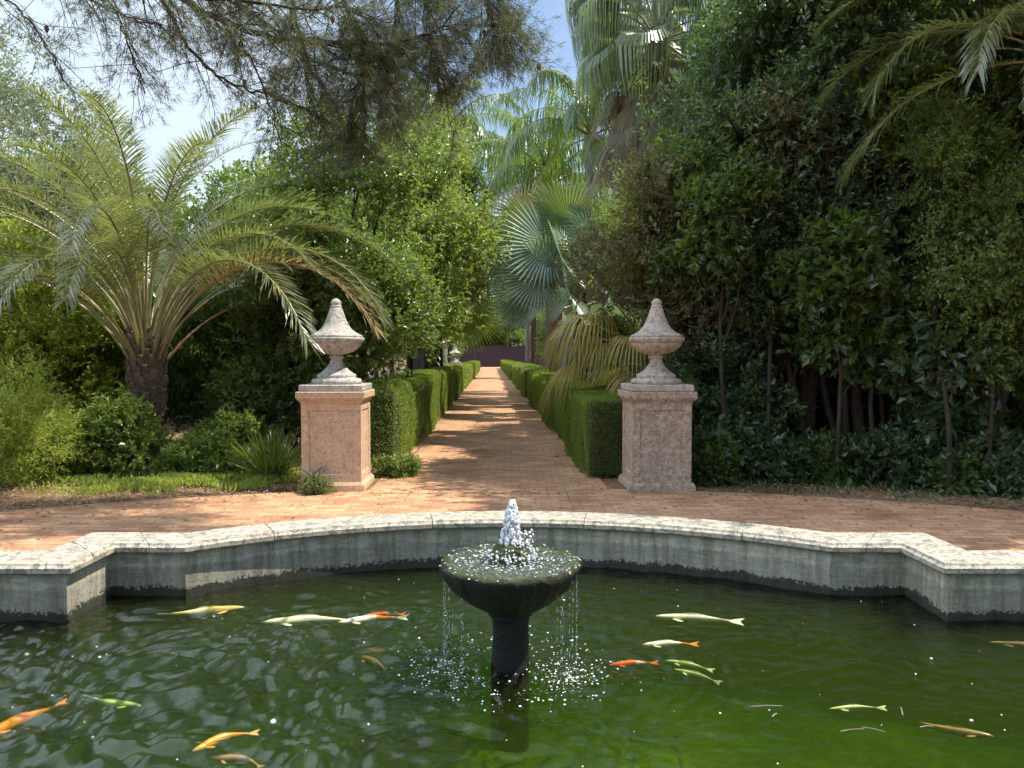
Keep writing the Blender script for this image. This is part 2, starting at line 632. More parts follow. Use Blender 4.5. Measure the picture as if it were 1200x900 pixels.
def fan_frond(pet, rad, nseg, a0, bend=30, spread=300, wl=None, droop=0.2, cup=0.25, split=0.5, mats=None, rr=0.02, tipd=0.0, name='frond', st=5, roll=0):
    """fan leaf: petiole then a pleated disc of segments"""
    K = 10
    t = np.linspace(0, 1, K)
    th = R(a0) - R(bend) * t
    ds = pet / (K - 1)
    x = np.concatenate([[0], np.cumsum(np.cos(th[:-1]) * ds)])
    z = np.concatenate([[0], np.cumsum(np.sin(th[:-1]) * ds)])
    P = np.stack([x, 0 * x, z], 1)
    tv, tq = tube_arr(P, np.linspace(rr * 1.4, rr * 0.7, K), 5)
    hub = P[-1]
    T = np.array([math.cos(th[-1]), 0, math.sin(th[-1])])
    U = np.array([-T[2], 0, T[0]])
    S = np.array([0, 1.0, 0])
    U, S = U * math.cos(R(roll)) + S * math.sin(R(roll)), S * math.cos(R(roll)) - U * math.sin(R(roll))
    al = np.linspace(-R(spread / 2), R(spread / 2), nseg)
    D = np.cos(al)[:, None] * T + np.sin(al)[:, None] * S + U * cup
    D = unit(D)
    N = unit(U[None, :] - D * (D @ U)[:, None])
    ln = rad * (1 - 0.28 * np.abs(al / (R(spread) / 2)) ** 2) * (1 + rng.normal(0, 0.03, nseg))
    wfull = rad * split * 2 * math.tan(R(spread) / nseg / 2)
    tt = np.linspace(0, 1, st + 1)
    m = nseg
    # each segment folded: 3 verts per station (left, keel, right)
    V = np.empty((m, st + 1, 3, 3))
    SS = unit(np.cross(D, N))
    dr = droop * (0.7 + 0.6 * rng.random(m))
    for i, q in enumerate(tt):
        c = hub + D * (ln * q)[:, None]
        c = c + np.array([0, 0, -1.0]) * (dr * ln * q ** 2)[:, None]
        over = max(q - split, 0) / (1 - split)
        c = c + np.array([0, 0, -1.0]) * (tipd * ln * over ** 1.5)[:, None] - D * (tipd * ln * over ** 1.5 * 0.7)[:, None]
        hw = (ln * q * math.tan(R(spread) / nseg / 2) if q <= split else (wfull / 2) * (1 - over) ** 0.8 * np.ones(m))
        hw = np.maximum(hw, 0.0015)[:, None]
        V[:, i, 0] = c - SS * hw
        V[:, i, 1] = c + N * hw * 0.7
        V[:, i, 2] = c + SS * hw
    b = (np.arange(m) * (st + 1) * 3)[:, None]
    qs = []
    for i in range(st):
        for k in (0, 1):
            qs.append(b + np.array([[i * 3 + k, i * 3 + k + 1, i * 3 + k + 4, i * 3 + k + 3]]))
    Q = np.stack(qs, 1).reshape(-1, 4)
    v = np.concatenate([np.full(len(tq), 0.5), np.repeat(rng.random(m), st * 2)])
    mi = np.concatenate([np.ones(len(tq)), np.zeros(len(Q))])
    VV = np.concatenate([tv, V.reshape(-1, 3)])
    return arr_mesh(name, VV, np.concatenate([tq, Q + len(tv)]), v, mats=mats, mi=mi)

# ================================================================== hard materials
def mat_brick():
    t = NT('brick_paving')
    g = t.coords(kind='World')
    wob = t.n('ShaderNodeTexNoise'); wob.inputs['Scale'].default_value = 9.0
    t.l(g, wob.inputs['Vector'])
    gw = t.mix(0.012, g, wob.outputs['Color'], 'ADD')
    b = t.n('ShaderNodeTexBrick')
    b.offset = 0.5
    b.inputs['Scale'].default_value = 1.0
    b.inputs['Brick Width'].default_value = 0.215
    b.inputs['Row Height'].default_value = 0.108
    b.inputs['Mortar Size'].default_value = 0.007
    b.inputs['Mortar Smooth'].default_value = 0.3
    b.inputs['Bias'].default_value = 0.1
    b.inputs['Color1'].default_value = (0.37, 0.175, 0.088, 1)
    b.inputs['Color2'].default_value = (0.54, 0.31, 0.165, 1)
    b.inputs['Mortar'].default_value = (0.27, 0.165, 0.11, 1)
    t.l(gw, b.inputs['Vector'])
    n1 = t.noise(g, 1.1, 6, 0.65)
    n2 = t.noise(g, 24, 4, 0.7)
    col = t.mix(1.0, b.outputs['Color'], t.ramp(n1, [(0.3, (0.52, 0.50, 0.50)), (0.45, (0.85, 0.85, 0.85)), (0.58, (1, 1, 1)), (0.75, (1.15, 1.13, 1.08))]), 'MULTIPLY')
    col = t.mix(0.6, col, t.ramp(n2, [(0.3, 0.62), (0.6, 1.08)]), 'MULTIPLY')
    h = t.math('SUBTRACT', t.math('MULTIPLY', n2, 0.5), b.outputs['Fac'])
    return t.done(t.bsdf(col, 0.85, t.bump(h, 0.55, 0.006), 0.3))


def mat_soil():
    t = NT('soil')
    g = t.coords(kind='World')
    n1 = t.noise(g, 0.9, 8, 0.7)
    n2 = t.noise(g, 18, 6, 0.75)
    v = t.n('ShaderNodeTexVoronoi'); v.inputs['Scale'].default_value = 30
    t.l(g, v.inputs['Vector'])
    col = t.ramp(n1, [(0.35, (0.10, 0.065, 0.04)), (0.5, (0.20, 0.125, 0.075)), (0.68, (0.30, 0.20, 0.12))])
    col = t.mix(0.75, col, t.ramp(n2, [(0.32, (0.35, 0.33, 0.3)), (0.62, (1.25, 1.2, 1.1))]), 'MULTIPLY')
    h = t.mix(0.5, n2, v.outputs['Distance'])
    return t.done(t.bsdf(col, 0.95, t.bump(h, 0.9, 0.04), 0.2))


def mat_stone(name, base, pit, lich, sc_=1.0, lichen=0.5, pits=0.5, bump=0.7, wave=0.0, dark=(0.09, 0.075, 0.06)):
    """weathered pitted limestone"""
    t = NT(name)
    g = t.coords()
    n0 = t.noise(g, 2.2 * sc_, 7, 0.65, 0.4)
    n1 = t.noise(g, 9 * sc_, 8, 0.78, 0.8)
    n2 = t.noise(g, 55 * sc_, 5, 0.8)
    v = t.n('ShaderNodeTexVoronoi'); v.inputs['Scale'].default_value = 24 * sc_
    t.l(t.mix(0.04, g, n1, 'ADD'), v.inputs['Vector'])
    col = t.ramp(n0, [(0.3, pit), (0.62, base)])
    col = t.mix(t.ramp(n1, [(lichen - 0.03, 1.0), (lichen + 0.06, 0.0)]), col, lich)
    pm = t.math('MULTIPLY', t.ramp(v.outputs['Distance'], [(0.08, 1.0), (0.3, 0.0)]), t.ramp(n1, [(pits - 0.02, 0.0), (pits + 0.1, 1.0)]))
    col = t.mix(pm, col, dark)
    col = t.mix(0.75, col, t.ramp(n2, [(0.3, 0.5), (0.6, 1.15)]), 'MULTIPLY')
    h = t.math('SUBTRACT', t.math('ADD', t.math('MULTIPLY', n2, 0.35), n1), t.math('MULTIPLY', pm, 1.2))
    return t.done(t.bsdf(col, 0.9, t.bump(h, bump, 0.015), 0.25))


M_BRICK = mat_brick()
M_SOIL = mat_soil()
M_PED_L = mat_stone('warm_travertine', (0.60, 0.41, 0.27), (0.48, 0.32, 0.205), (0.33, 0.225, 0.15), 1.7, 0.42, 0.49, 1.0)
M_PED_R = mat_stone('mottled_travertine', (0.58, 0.45, 0.34), (0.47, 0.35, 0.26), (0.28, 0.205, 0.15), 2.3, 0.49, 0.50, 1.0)
M_URN = mat_stone('urn_stone', (0.45, 0.42, 0.37), (0.35, 0.32, 0.29), (0.19, 0.18, 0.165), 1.6, 0.45, 0.52, 0.7)
M_URN2 = mat_stone('urn_stone_pink', (0.52, 0.42, 0.33), (0.42, 0.35, 0.29), (0.22, 0.19, 0.165), 1.6, 0.45, 0.52, 0.8)
M_COPE = mat_stone('coping_stone', (0.46, 0.405, 0.315), (0.36, 0.32, 0.25), (0.18, 0.165, 0.135), 1.9, 0.47, 0.56, 0.6)


def mat_poolwall():
    t = NT('pool_wall_stone')
    g = t.coords(kind='World')
    s = t.n('ShaderNodeSeparateXYZ'); t.l(g, s.inputs[0])
    n1 = t.noise(g, 5, 8, 0.75)
    n2 = t.noise(t.coords(kind='World', scale=(1, 1, 5)), 6, 7, 0.7, 0.6)
    n3 = t.noise(g, 45, 4, 0.8)
    col = t.ramp(n2, [(0.3, (0.26, 0.245, 0.19)), (0.5, (0.40, 0.37, 0.29)), (0.7, (0.52, 0.475, 0.37))])
    # lime band under the coping, damp grey band, black algae at the water line
    zz = t.math('ADD', s.outputs['Z'], t.math('MULTIPLY', t.math('SUBTRACT', n1, 0.5), 0.13))
    col = t.mix(t.ramp(zz, [(0.0, 1.0), (0.05, 1.0), (0.075, 0.0)]), col, t.mix(0.5, col, (0.13, 0.13, 0.10)))
    col = t.mix(t.ramp(t.math('ADD', zz, t.math('MULTIPLY', n3, 0.05)), [(0.0, 1.0), (0.001, 0.0)]) if False else t.math('MULTIPLY', t.math('LESS_THAN', t.math('ADD', zz, t.math('MULTIPLY', t.math('SUBTRACT', n3, 0.5), 0.16)), -0.085), 0.93), col, (0.014, 0.015, 0.009))
    st = t.noise(t.coords(kind='World', scale=(1, 1, 0.12)), 14, 5, 0.7)
    col = t.mix(0.8, col, t.ramp(st, [(0.38, (0.5, 0.5, 0.45)), (0.55, (1, 1, 1)), (0.7, (1.15, 1.12, 1.05))]), 'MULTIPLY')
    col = t.mix(0.7, col, t.ramp(n3, [(0.3, 0.6), (0.62, 1.15)]), 'MULTIPLY')
    return t.done(t.bsdf(col, 0.75, t.bump(t.mix(0.4, n1, n3), 0.7, 0.02), 0.35))


M_WALL = mat_poolwall()
t = NT('algae_floor')
g = t.coords(kind='World')
n1 = t.noise(g, 1.6, 7, 0.7, 0.6)
n2 = t.noise(t.coords(kind='World', scale=(1, 2.2, 1)), 7, 6, 0.75, 1.2)
col = t.mix(0.8, t.ramp(n1, [(0.32, (0.13, 0.17, 0.04)), (0.68, (0.38, 0.40, 0.12))]), t.ramp(n2, [(0.35, 0.45), (0.6, 1.1), (0.72, 1.6)]), 'MULTIPLY')
M_FLOOR = t.done(t.bsdf(col, 0.9, t.bump(n2, 0.8, 0.05)))

t = NT('wet_moss_stone')
g = t.coords()
n1 = t.noise(g, 9, 7, 0.75); n2 = t.noise(g, 60, 4, 0.8)
s_ = t.n('ShaderNodeNewGeometry'); sp_ = t.n('ShaderNodeSeparateXYZ'); t.l(s_.outputs['Position'], sp_.inputs[0])
mossy = t.math('MULTIPLY', t.ramp(sp_.outputs['Z'], [(0.425, 0.0), (0.45, 1.0)]), t.ramp(n1, [(0.4, 0.05), (0.6, 1.0)]))
col = t.mix(mossy, t.ramp(n1, [(0.3, (0.003, 0.0035, 0.003)), (0.75, (0.009, 0.010, 0.007))]), (0.06, 0.075, 0.014))
M_MOSS = t.done(t.bsdf(col, 0.4, t.bump(t.mix(0.5, n1, n2), 1.0, 0.03), 0.25))

# ================================================================== ground, paving
PC = Vector((-0.03, 4.3, 0))        # fountain / pool centre


def pool_outline():
    """wall face, counter-clockwise seen from above, relative to PC"""
    a, b, c = 2.36, 2.91, 4.3
    y0, y1, ap = 0.72, 1.27, 2.09
    Rr = (a * a + (ap - y1) ** 2) / (2 * (ap - y1))
    cyy = ap - Rr
    an = math.asin(a / Rr)
    arc = [(Rr * math.sin(t_), cyy + Rr * math.cos(t_)) for t_ in np.linspace(an, -an, 33)]
    top = [(c, y0), (b, y0), (b, y1)] + arc + [(-b, y1), (-b, y0), (-c, y0)]
    bt_ = lambda y: -(1.55 + (y - y0) * 0.9)       # the near side lies further out
    bot = [(-x, bt_(y)) for x, y in top]
    return [(PC.x + x, PC.y + y) for x, y in top + bot]


def offset_poly(P, d):
    """outward offset of a ccw polygon"""
    n = len(P); out_ = []
    for i in range(n):
        p0, p, p1 = Vector(P[i - 1]), Vector(P[i]), Vector(P[(i + 1) % n])
        e0, e1 = (p - p0).normalized(), (p1 - p).normalized()
        n0, n1_ = Vector((e0.y, -e0.x)), Vector((e1.y, -e1.x))
        m = n0 + n1_
        m = m / (m.length_squared / 2) if m.length > 1e-6 else n0
        out_.append(tuple(p + m * d))
    return out_


OUT = pool_outline()
area = sum(OUT[i - 1][0] * OUT[i][1] - OUT[i][0] * OUT[i - 1][1] for i in range(len(OUT)))
if area < 0:
    OUT.reverse()


def sheet(name, outer, hole, z, mat, kind='structure'):
    lp = [[Vector((*p, 0)) for p in outer], [Vector((*p, 0)) for p in reversed(hole)]]
    tri = tessellate_polygon(lp)
    vs_ = [(p.x, p.y, z) for l_ in lp for p in l_]
    fs = []
    for a_, b_, c_ in tri:
        A, B, C_ = [Vector(vs_[i]) for i in (a_, b_, c_)]
        fs.append((a_, b_, c_) if (B - A).cross(C_ - A).z > 0 else (a_, c_, b_))
    me = bpy.data.meshes.new(name)
    me.from_pydata(vs_, [], fs)
    me.materials.append(mat)
    return tag(link(name, me), kind=kind)


TC, TR = Vector((0, -1.1)), 10.4
circ = [(TC.x + TR * math.cos(a) * (1 + 0.002 * math.sin(9 * a)), TC.y + TR * math.sin(a) * (1 + 0.002 * math.sin(7 * a))) for a in np.linspace(0, 2 * PI, 129)[:-1]]
hole = offset_poly(OUT, 0.2)
sheet('ground', [(-500, -400), (500, -400), (500, 900), (-500, 900)], hole, 0.0, M_SOIL)
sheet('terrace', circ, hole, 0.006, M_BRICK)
mb = MB()
pa = [pp(s, y, 0.010) for y in list(np.linspace(8.9, 118, 30)) for s in (-1.5, 1.36)]
mb.add(pa, [(2 * i, 2 * i + 1, 2 * i + 3, 2 * i + 2) for i in range(29)])
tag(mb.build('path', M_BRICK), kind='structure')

# pool: walls, floor, coping stones
pool = empty('garden_pool', (PC.x, PC.y, 0))
tag(pool, 'raised formal garden pool with grey walls, pale stone coping and curved ends', 'pool')
inv = Matrix.Translation(-Vector((PC.x, PC.y, 0)))
n = len(OUT)
loc = [(x - PC.x, y - PC.y) for x, y in OUT]
prof = [(0.0, 0.17), (0.0, 0.11), (0.0, 0.0), (0.0, -0.15), (0.0, -1.0)]
vs_, fs = [], []
for d, z in prof:
    vs_ += [(x, y, z) for x, y in offset_poly(loc, d)]
for i in range(len(prof) - 1):
    for k in range(n):
        k2 = (k + 1) % n
        fs.append((i * n + k, i * n + k2, (i + 1) * n + k2, (i + 1) * n + k))
m_ = MB(); m_.add(vs_, fs)
# outer riser behind the coping
ro = offset_poly(loc, 0.27)
m_.add([(x, y, 0.185) for x, y in ro] + [(x, y, -0.05) for x, y in ro], [(k + n, (k + 1) % n + n, (k + 1) % n, k) for k in range(n)])
m_.build('pool_wall', M_WALL, pool)
# vertical joints: thin proud pilaster edges at the corners of the arcs
gx, gy = np.linspace(-4.34, 4.34, 90), np.linspace(-2.9, 2.14, 60)      # silted floor, deepened at rear and sides to make the water darker there
GX, GY = np.meshgrid(gx, gy)
dd = 0.46 + 0.30 * np.clip((GY + 0.1) / 1.6, 0, 1) ** 1.3 + 0.28 * np.clip((-GX - 0.2) / 2.6, 0, 1) + 0.22 * np.clip((GX - 1.7) / 2, 0, 1) + 0.035 * np.sin(3.1 * GX + 1.7 * GY) * np.sin(2.3 * GY - 1.3 * GX + 1) + 0.02 * np.sin(7 * GX + 2) * np.sin(6 * GY)
GI = np.arange(90 * 60).reshape(60, 90)
m_ = MB(); m_.add([(a_, b_, -0.15 - c_) for a_, b_, c_ in zip(GX.ravel(), GY.ravel(), dd.ravel())], [tuple(q_) for q_ in np.stack([GI[:-1, :-1], GI[:-1, 1:], GI[1:, 1:], GI[1:, :-1]], -1).reshape(-1, 4)])
m_.build('pool_floor', M_FLOOR, pool, smooth=True)

cp = [(-0.055, 0.178), (-0.068, 0.19), (-0.07, 0.222), (-0.052, 0.236), (-0.045, 0.250), (0.285, 0.252), (0.297, 0.243), (0.297, 0.195), (0.27, 0.185)]
# stones: split the outline into stones of about 0.9 m, one closed piece each
rings = [offset_poly(loc, d) for d, _ in cp]
stone_breaks = []
acc = 0
arcv = [i for i in range(n)]
mcp = MB()
def seg_pts(i, u):
    return [(Vector(r[i]).lerp(Vector(r[(i + 1) % n]), u), z) for r, (_, z) in zip(rings, cp)]
# cumulative positions
cum = [0]
for i in range(n):
    cum.append(cum[-1] + (Vector(loc[(i + 1) % n]) - Vector(loc[i])).length)
cuts = set()
hard = [i for i in range(n) if abs((Vector(loc[i]) - Vector(loc[i - 1])).normalized().dot((Vector(loc[(i + 1) % n]) - Vector(loc[i])).normalized())) < 0.9]
hardc = sorted(cum[i] for i in hard)
allc = []
for a_, b_ in zip(hardc, hardc[1:] + [hardc[0] + cum[-1]]):
    ln_ = b_ - a_
    # a stone wraps every corner: cuts are kept off the corners
    if ln_ < 0.8:
        allc.append(a_ + ln_ / 2)
    else:
        k_ = max(1, round(ln_ / 1.25))
        allc += [a_ + ln_ * (j + 0.5) / k_ for j in range(k_)]
allc = sorted(c % cum[-1] for c in allc)
def locate(s):
    s %= cum[-1]
    for i in range(n):
        if cum[i] <= s < cum[i + 1] + 1e-9:
            return i, (s - cum[i]) / (cum[i + 1] - cum[i])
for a_, b_ in zip(allc, allc[1:] + [allc[0] + cum[-1]]):
    a2, b2 = a_ + 0.003, b_ - 0.003
    sec = [locate(a2)]
    for wrap in (0, cum[-1]):
        for i in range(n):
            if a2 < cum[i] + wrap < b2:
                sec.append((i, 0.0))
    sec.append(locate(b2))
    dz = random.uniform(-0.002, 0.002)
    vv, K = [], len(cp)
    for i, u in sec:
        vv += [(p.x, p.y, z + dz) for p, z in seg_pts(i, u)]
    ff = []
    for j in range(len(sec) - 1):
        for k in range(K):
            k2 = (k + 1) % K
            ff.append((j * K + k, j * K + k2, (j + 1) * K + k2, (j + 1) * K + k))
    ff += [tuple(range(K - 1, -1, -1)), tuple((len(sec) - 1) * K + k for k in range(K))]
    mcp.add(vv, ff)
mcp.build('coping', M_COPE, pool)

# ================================================================== water
WZ = -0.15
t = NT('pond_water')
g = t.coords(kind='World')
b1 = t.noise(g, 16, 4, 0.6, 0.6)
b2 = t.noise(g, 46, 3, 0.6)
nrm = t.bump(t.math('ADD', b1, t.math('MULTIPLY', b2, 0.25)), 0.2, 0.03)
fr = t.n('ShaderNodeFresnel', IOR=1.42); t.l(nrm, fr.inputs['Normal'])
gl = t.n('ShaderNodeBsdfGlossy'); gl.inputs['Roughness'].default_value = 0.02; t.l(nrm, gl.inputs['Normal'])
tr = t.n('ShaderNodeBsdfTransparent')
ms = t.n('ShaderNodeMixShader')
t.l(fr.outputs[0], ms.inputs[0]); t.l(tr.outputs[0], ms.inputs[1]); t.l(gl.outputs[0], ms.inputs[2])
va = t.n('ShaderNodeVolumeAbsorption'); va.inputs['Color'].default_value = (0.58, 0.70, 0.20, 1); va.inputs['Density'].default_value = 4.0
vsn = t.n('ShaderNodeVolumeScatter'); vsn.inputs['Color'].default_value = (0.42, 0.58, 0.18, 1); vsn.inputs['Density'].default_value = 0.26
vad = t.n('ShaderNodeAddShader'); t.l(va.outputs[0], vad.inputs[0]); t.l(vsn.outputs[0], vad.inputs[1])
M_WATER = t.done(ms.outputs[0], vad.outputs[0])
M_WATER.volume_intersection_method = 'FAST' if hasattr(M_WATER, 'volume_intersection_method') else 'FAST'

x0, x1, y0, y1 = PC.x - 4.32, PC.x + 4.32, PC.y - 2.9, PC.y + 2.15
NX, NY = 640, 400
xs = np.linspace(x0, x1, NX); ys = np.linspace(y0, y1, NY)
X, Y = np.meshgrid(xs, ys)
wr = np.random.default_rng(5)
WX = X + 0.10 * np.sin(2.1 * Y + 0.7) + 0.06 * np.sin(5.3 * X + 3.1 * Y)
WY = Y + 0.10 * np.sin(1.7 * X + 1.3) + 0.05 * np.sin(4.7 * Y - 2.3 * X)
H = np.zeros_like(X)
for i in range(26):
    a = wr.uniform(0, 2 * PI)
    lam = wr.uniform(0.16, 0.6)
    ph = wr.uniform(0, 2 * PI)
    H += 0.0011 * (lam / 0.25) ** 0.8 * np.sin(2 * PI / lam * (WX * math.cos(a) + WY * math.sin(a)) + ph)
# strong chop on the left where the fish break the surface, calm to the right
for i in range(34):
    a = wr.normal(PI / 2, 0.75)
    lam = wr.uniform(0.07, 0.17)
    H += 0.0011 * (lam / 0.12) * np.sin(2 * PI / lam * (WX * math.cos(a) + WY * math.sin(a)) + wr.uniform(0, 6)) * (0.6 + 0.6 * np.sin(X * wr.uniform(1, 4) + wr.uniform(0, 6)) * np.sin(Y * wr.uniform(1, 4) + wr.uniform(0, 6)))
left = 1 / (1 + np.exp((X + 0.15) * 3.0))
near = 1 / (1 + np.exp((Y - 5.1) * 4.0))
H *= 0.7 + 1.9 * left * near
for (sx, sy, am, lam) in ((-1.35, 3.75, 0.0075, 0.21), (-2.0, 4.3, 0.005, 0.17), (-0.85, 3.4, 0.0055, 0.19), (-0.75, 4.9, 0.004, 0.15), (PC.x, PC.y, 0.0075, 0.135), (-1.9, 3.3, 0.006, 0.24), (PC.x + 0.34, PC.y - 0.1, 0.0045, 0.10), (1.6, 4.9, 0.0014, 0.14), (2.7, 3.9, 0.0012, 0.2)):
    r = np.hypot(WX - sx, WY - sy)
    H += 1.25 * am * np.sin(2 * PI * r / lam) * np.exp(-r * 1.15) * (0.35 + 0.75 * (left if sx < 0.1 else 1))
V = np.stack([X.ravel(), Y.ravel(), (WZ + H).ravel()], 1)
I = np.arange(NX * NY).reshape(NY, NX)
Q = np.stack([I[:-1, :-1], I[:-1, 1:], I[1:, 1:], I[1:, :-1]], -1).reshape(-1, 4)
# close the body with a skirt and a base so that the volume is watertight
rim = np.concatenate([I[0, :], I[1:, -1], I[-1, -2::-1], I[-2:0:-1, 0]])
Vb = V[rim].copy(); Vb[:, 2] = -1.1
nb = len(V); k = len(rim)
side = np.array([(rim[i], nb + i, nb + (i + 1) % k, rim[(i + 1) % k]) for i in range(k)])
me = arr_mesh('water', np.concatenate([V, Vb]), [Q, side, np.array([[nb + i for i in range(k)][::-1]])], smooth=True, mats=[M_WATER])
tag(link('water', me), kind='structure')

# ================================================================== fountain
ft = empty('fountain', (PC.x + 0.02, PC.y, WZ))
tag(ft, 'dark mossy stone bowl fountain on a stem standing in the pool', 'fountain')
zb = -WZ
m_ = MB()
m_.lathe([(0.11, -0.8), (0.108, -0.05), (0.107, 0.0), (0.105, 0.06), (0.10, 0.22), (0.105, 0.28), (0.125, 0.30), (0.125, 0.33)], 28, fn=lambda a, z: 1 + 0.03 * math.sin(5 * a + 9 * z))
m_.build('stem', M_MOSS, ft, smooth=True)
rb = random.Random(3)
ph = [rb.uniform(0, 6.28) for _ in range(6)]
lump = lambda a, z: 1 + 0.012 * math.sin(7 * a + ph[0]) + 0.010 * math.sin(13 * a + ph[1] + 8 * z) + 0.007 * math.sin(29 * a + ph[2] + 20 * z) + 0.006 * math.sin(47 * a + ph[3])
m_ = MB()
m_.lathe([(0.10, 0.315), (0.135, 0.325), (0.165, 0.338), (0.225, 0.372), (0.285, 0.418), (0.335, 0.465), (0.370, 0.512), (0.390, 0.552), (0.400, 0.583), (0.388, 0.602), (0.365, 0.600), (0.34, 0.588), (0.20, 0.565), (0.02, 0.56)], 160, fn=lump)
m_.build('bowl', M_MOSS, ft, smooth=True)
m_ = MB()
m_.lathe([(0.115, 0.56), (0.112, 0.61), (0.10, 0.66), (0.08, 0.69), (0.05, 0.705), (0.02, 0.705)], 30, fn=lambda a, z: 1 + 0.10 * math.sin(4 * a + 20 * z) + 0.06 * math.sin(9 * a + 31 * z))
m_.build('nozzle', M_MOSS, ft, smooth=True)

t = NT('white_water')
g = t.coords()
n1 = t.noise(g, 60, 4, 0.7)
p1 = t.bsdf((0.92, 0.95, 1.0), 0.12, t.bump(n1, 0.8, 0.01), 0.6, IOR=1.33, Transmission_Weight=0.45)
M_FOAM = t.done(p1)
t = NT('bowl_water')
g = t.coords()
n1 = t.noise(g, 42, 4, 0.7, 0.5)
M_BW = t.done(t.bsdf(t.ramp(n1, [(0.4, (0.02, 0.03, 0.012)), (0.62, (0.09, 0.11, 0.07))]), 0.08, t.bump(n1, 0.9, 0.03), 0.7))
m_ = MB()
rg = 34
vv = [(0, 0, 0.597)]
for i in range(1, rg + 1):
    for k in range(96):
        a = 2 * PI * k / 96; r = 0.372 * i / rg
        vv.append((r * math.cos(a), r * math.sin(a), 0.597 + 0.003 * math.sin(r * 95) + rb.uniform(-0.0018, 0.0018)))
ff = [(0, 1 + k, 1 + (k + 1) % 96) for k in range(96)]
for i in range(rg - 1):
    for k in range(96):
        a, b = 1 + i * 96 + k, 1 + i * 96 + (k + 1) % 96
        ff.append((a, a + 96, b + 96, b))
m_.add(vv, ff)
m_.build('bowl_water', M_BW, ft, smooth=True)

ICO = None
def ico():
    global ICO
    if ICO is None:
        ph_ = (1 + 5 ** 0.5) / 2
        v = unit(np.array([(-1, ph_, 0), (1, ph_, 0), (-1, -ph_, 0), (1, -ph_, 0), (0, -1, ph_), (0, 1, ph_), (0, -1, -ph_), (0, 1, -ph_), (ph_, 0, -1), (ph_, 0, 1), (-ph_, 0, -1), (-ph_, 0, 1)], float))
        f = np.array([(0, 11, 5), (0, 5, 1), (0, 1, 7), (0, 7, 10), (0, 10, 11), (1, 5, 9), (5, 11, 4), (11, 10, 2), (10, 7, 6), (7, 1, 8), (3, 9, 4), (3, 4, 2), (3, 2, 6), (3, 6, 8), (3, 8, 9), (4, 9, 5), (2, 4, 11), (6, 2, 10), (8, 6, 7), (9, 8, 1)])
        # one subdivision
        vl = [tuple(x) for x in v]; cache = {}; nf = []
        def mid(a, b):
            k_ = (min(a, b), max(a, b))
            if k_ not in cache:
                vl.append(tuple(unit((v[a] + v[b])[None])[0])); cache[k_] = len(vl) - 1
            return cache[k_]
        for a, b, c in f:
            ab, bc, ca = mid(a, b), mid(b, c), mid(c, a)
            nf += [(a, ab, ca), (b, bc, ab), (c, ca, bc), (ab, bc, ca)]
        ICO = (np.array(vl), np.array(nf))
    return ICO


def drops(P, rad, stretch=None):
    v, f = ico()
    m = len(P); rad = np.broadcast_to(rad, (m,))
    s = np.ones((m, 3)) if stretch is None else stretch
    V = P[:, None, :] + v[None] * rad[:, None, None] * s[:, None, :] * (1 + rng.normal(0, 0.12, (m, len(v), 1)))
    Q = (f[None] + (np.arange(m) * len(v))[:, None, None]).reshape(-1, 3)
    return V.reshape(-1, 3), Q


# jet: dense column of water blobs, narrowing upwards
m = 900
u = rng.random(m) ** 0.85
hz = 0.68 + 0.25 * u
rad_ = np.interp(u, [0, 0.25, 0.7, 1], [0.062, 0.052, 0.038, 0.010])
a = rng.random(m) * 2 * PI
rr = rad_ * np.sqrt(rng.random(m))
P = np.stack([rr * np.cos(a) + 0.012 * u, rr * np.sin(a), hz], 1)
V1, Q1 = drops(P, rng.uniform(0.004, 0.013, m), np.stack([np.ones(m), np.ones(m), rng.uniform(0.9, 2.0, m)], 1))
# crown of falling splash round the nozzle
m = 330
a = rng.random(m) * 2 * PI
rr = 0.055 + 0.085 * rng.random(m) ** 0.8
P = np.stack([rr * np.cos(a) * 1.05 + 0.015, rr * np.sin(a), 0.60 + (0.13 - rr) * 1.2 * rng.random(m) + 0.05 * rng.random(m)], 1)
V2, Q2 = drops(P, rng.uniform(0.002, 0.0085, m))
m = 34
a = rng.normal(0, 0.7, m)
rr = rng.uniform(0.08, 0.17, m)
P = np.stack([rr * np.cos(a), rr * np.sin(a), 0.67 + rng.random(m) * 0.10], 1)
V3, Q3 = drops(P, rng.uniform(0.003, 0.009, m))
V = np.concatenate([V1, V2, V3]); Q = np.concatenate([Q1, Q2 + len(V1), Q3 + len(V1) + len(V2)])
jet = link('water_jet', arr_mesh('water_jet', V, Q, smooth=True, mats=[M_FOAM]), loc=ft.location)
tag(jet, 'white bubbling water jet springing from the fountain bowl', 'water jet', kind='stuff')

# foam on bowl, falling threads, splash on the pond, floating specks
P = []
for _ in range(520):
    a = rb.uniform(0, 2 * PI); r = min(0.37, abs(rb.gauss(0.14, 0.10)) + 0.05)
    P.append((r * math.cos(a), r * math.sin(a), 0.603))
for _ in range(110):
    a = rb.uniform(0, 2 * PI); r = rb.uniform(0.375, 0.40)
    P.append((r * math.cos(a), r * math.sin(a), rb.uniform(0.585, 0.607)))
P = np.array(P)
V1, Q1 = drops(P, rng.uniform(0.0015, 0.0055, len(P)), np.array([[1.3, 1.3, 0.5]] * len(P)))
P, S_ = [], []
for k in range(24):
    a = rb.uniform(0, 2 * PI) if k > 16 else rb.choice([rb.uniform(-0.9, 0.6), rb.uniform(2.5, 4.1)])
    r = rb.uniform(0.36, 0.40)
    z = rb.uniform(0.46, 0.56)
    while z > 0.01:
        P.append((r * math.cos(a) + rb.uniform(-.002, .002), r * math.sin(a), z)); S_.append((1, 1, rb.uniform(2, 9)))
        z -= rb.uniform(0.012, 0.07)
P = np.array(P)
V2, Q2 = drops(P, rng.uniform(0.0007, 0.0017, len(P)), np.array(S_))
V = np.concatenate([V1, V2]); Q = np.concatenate([Q1, Q2 + len(V1)])
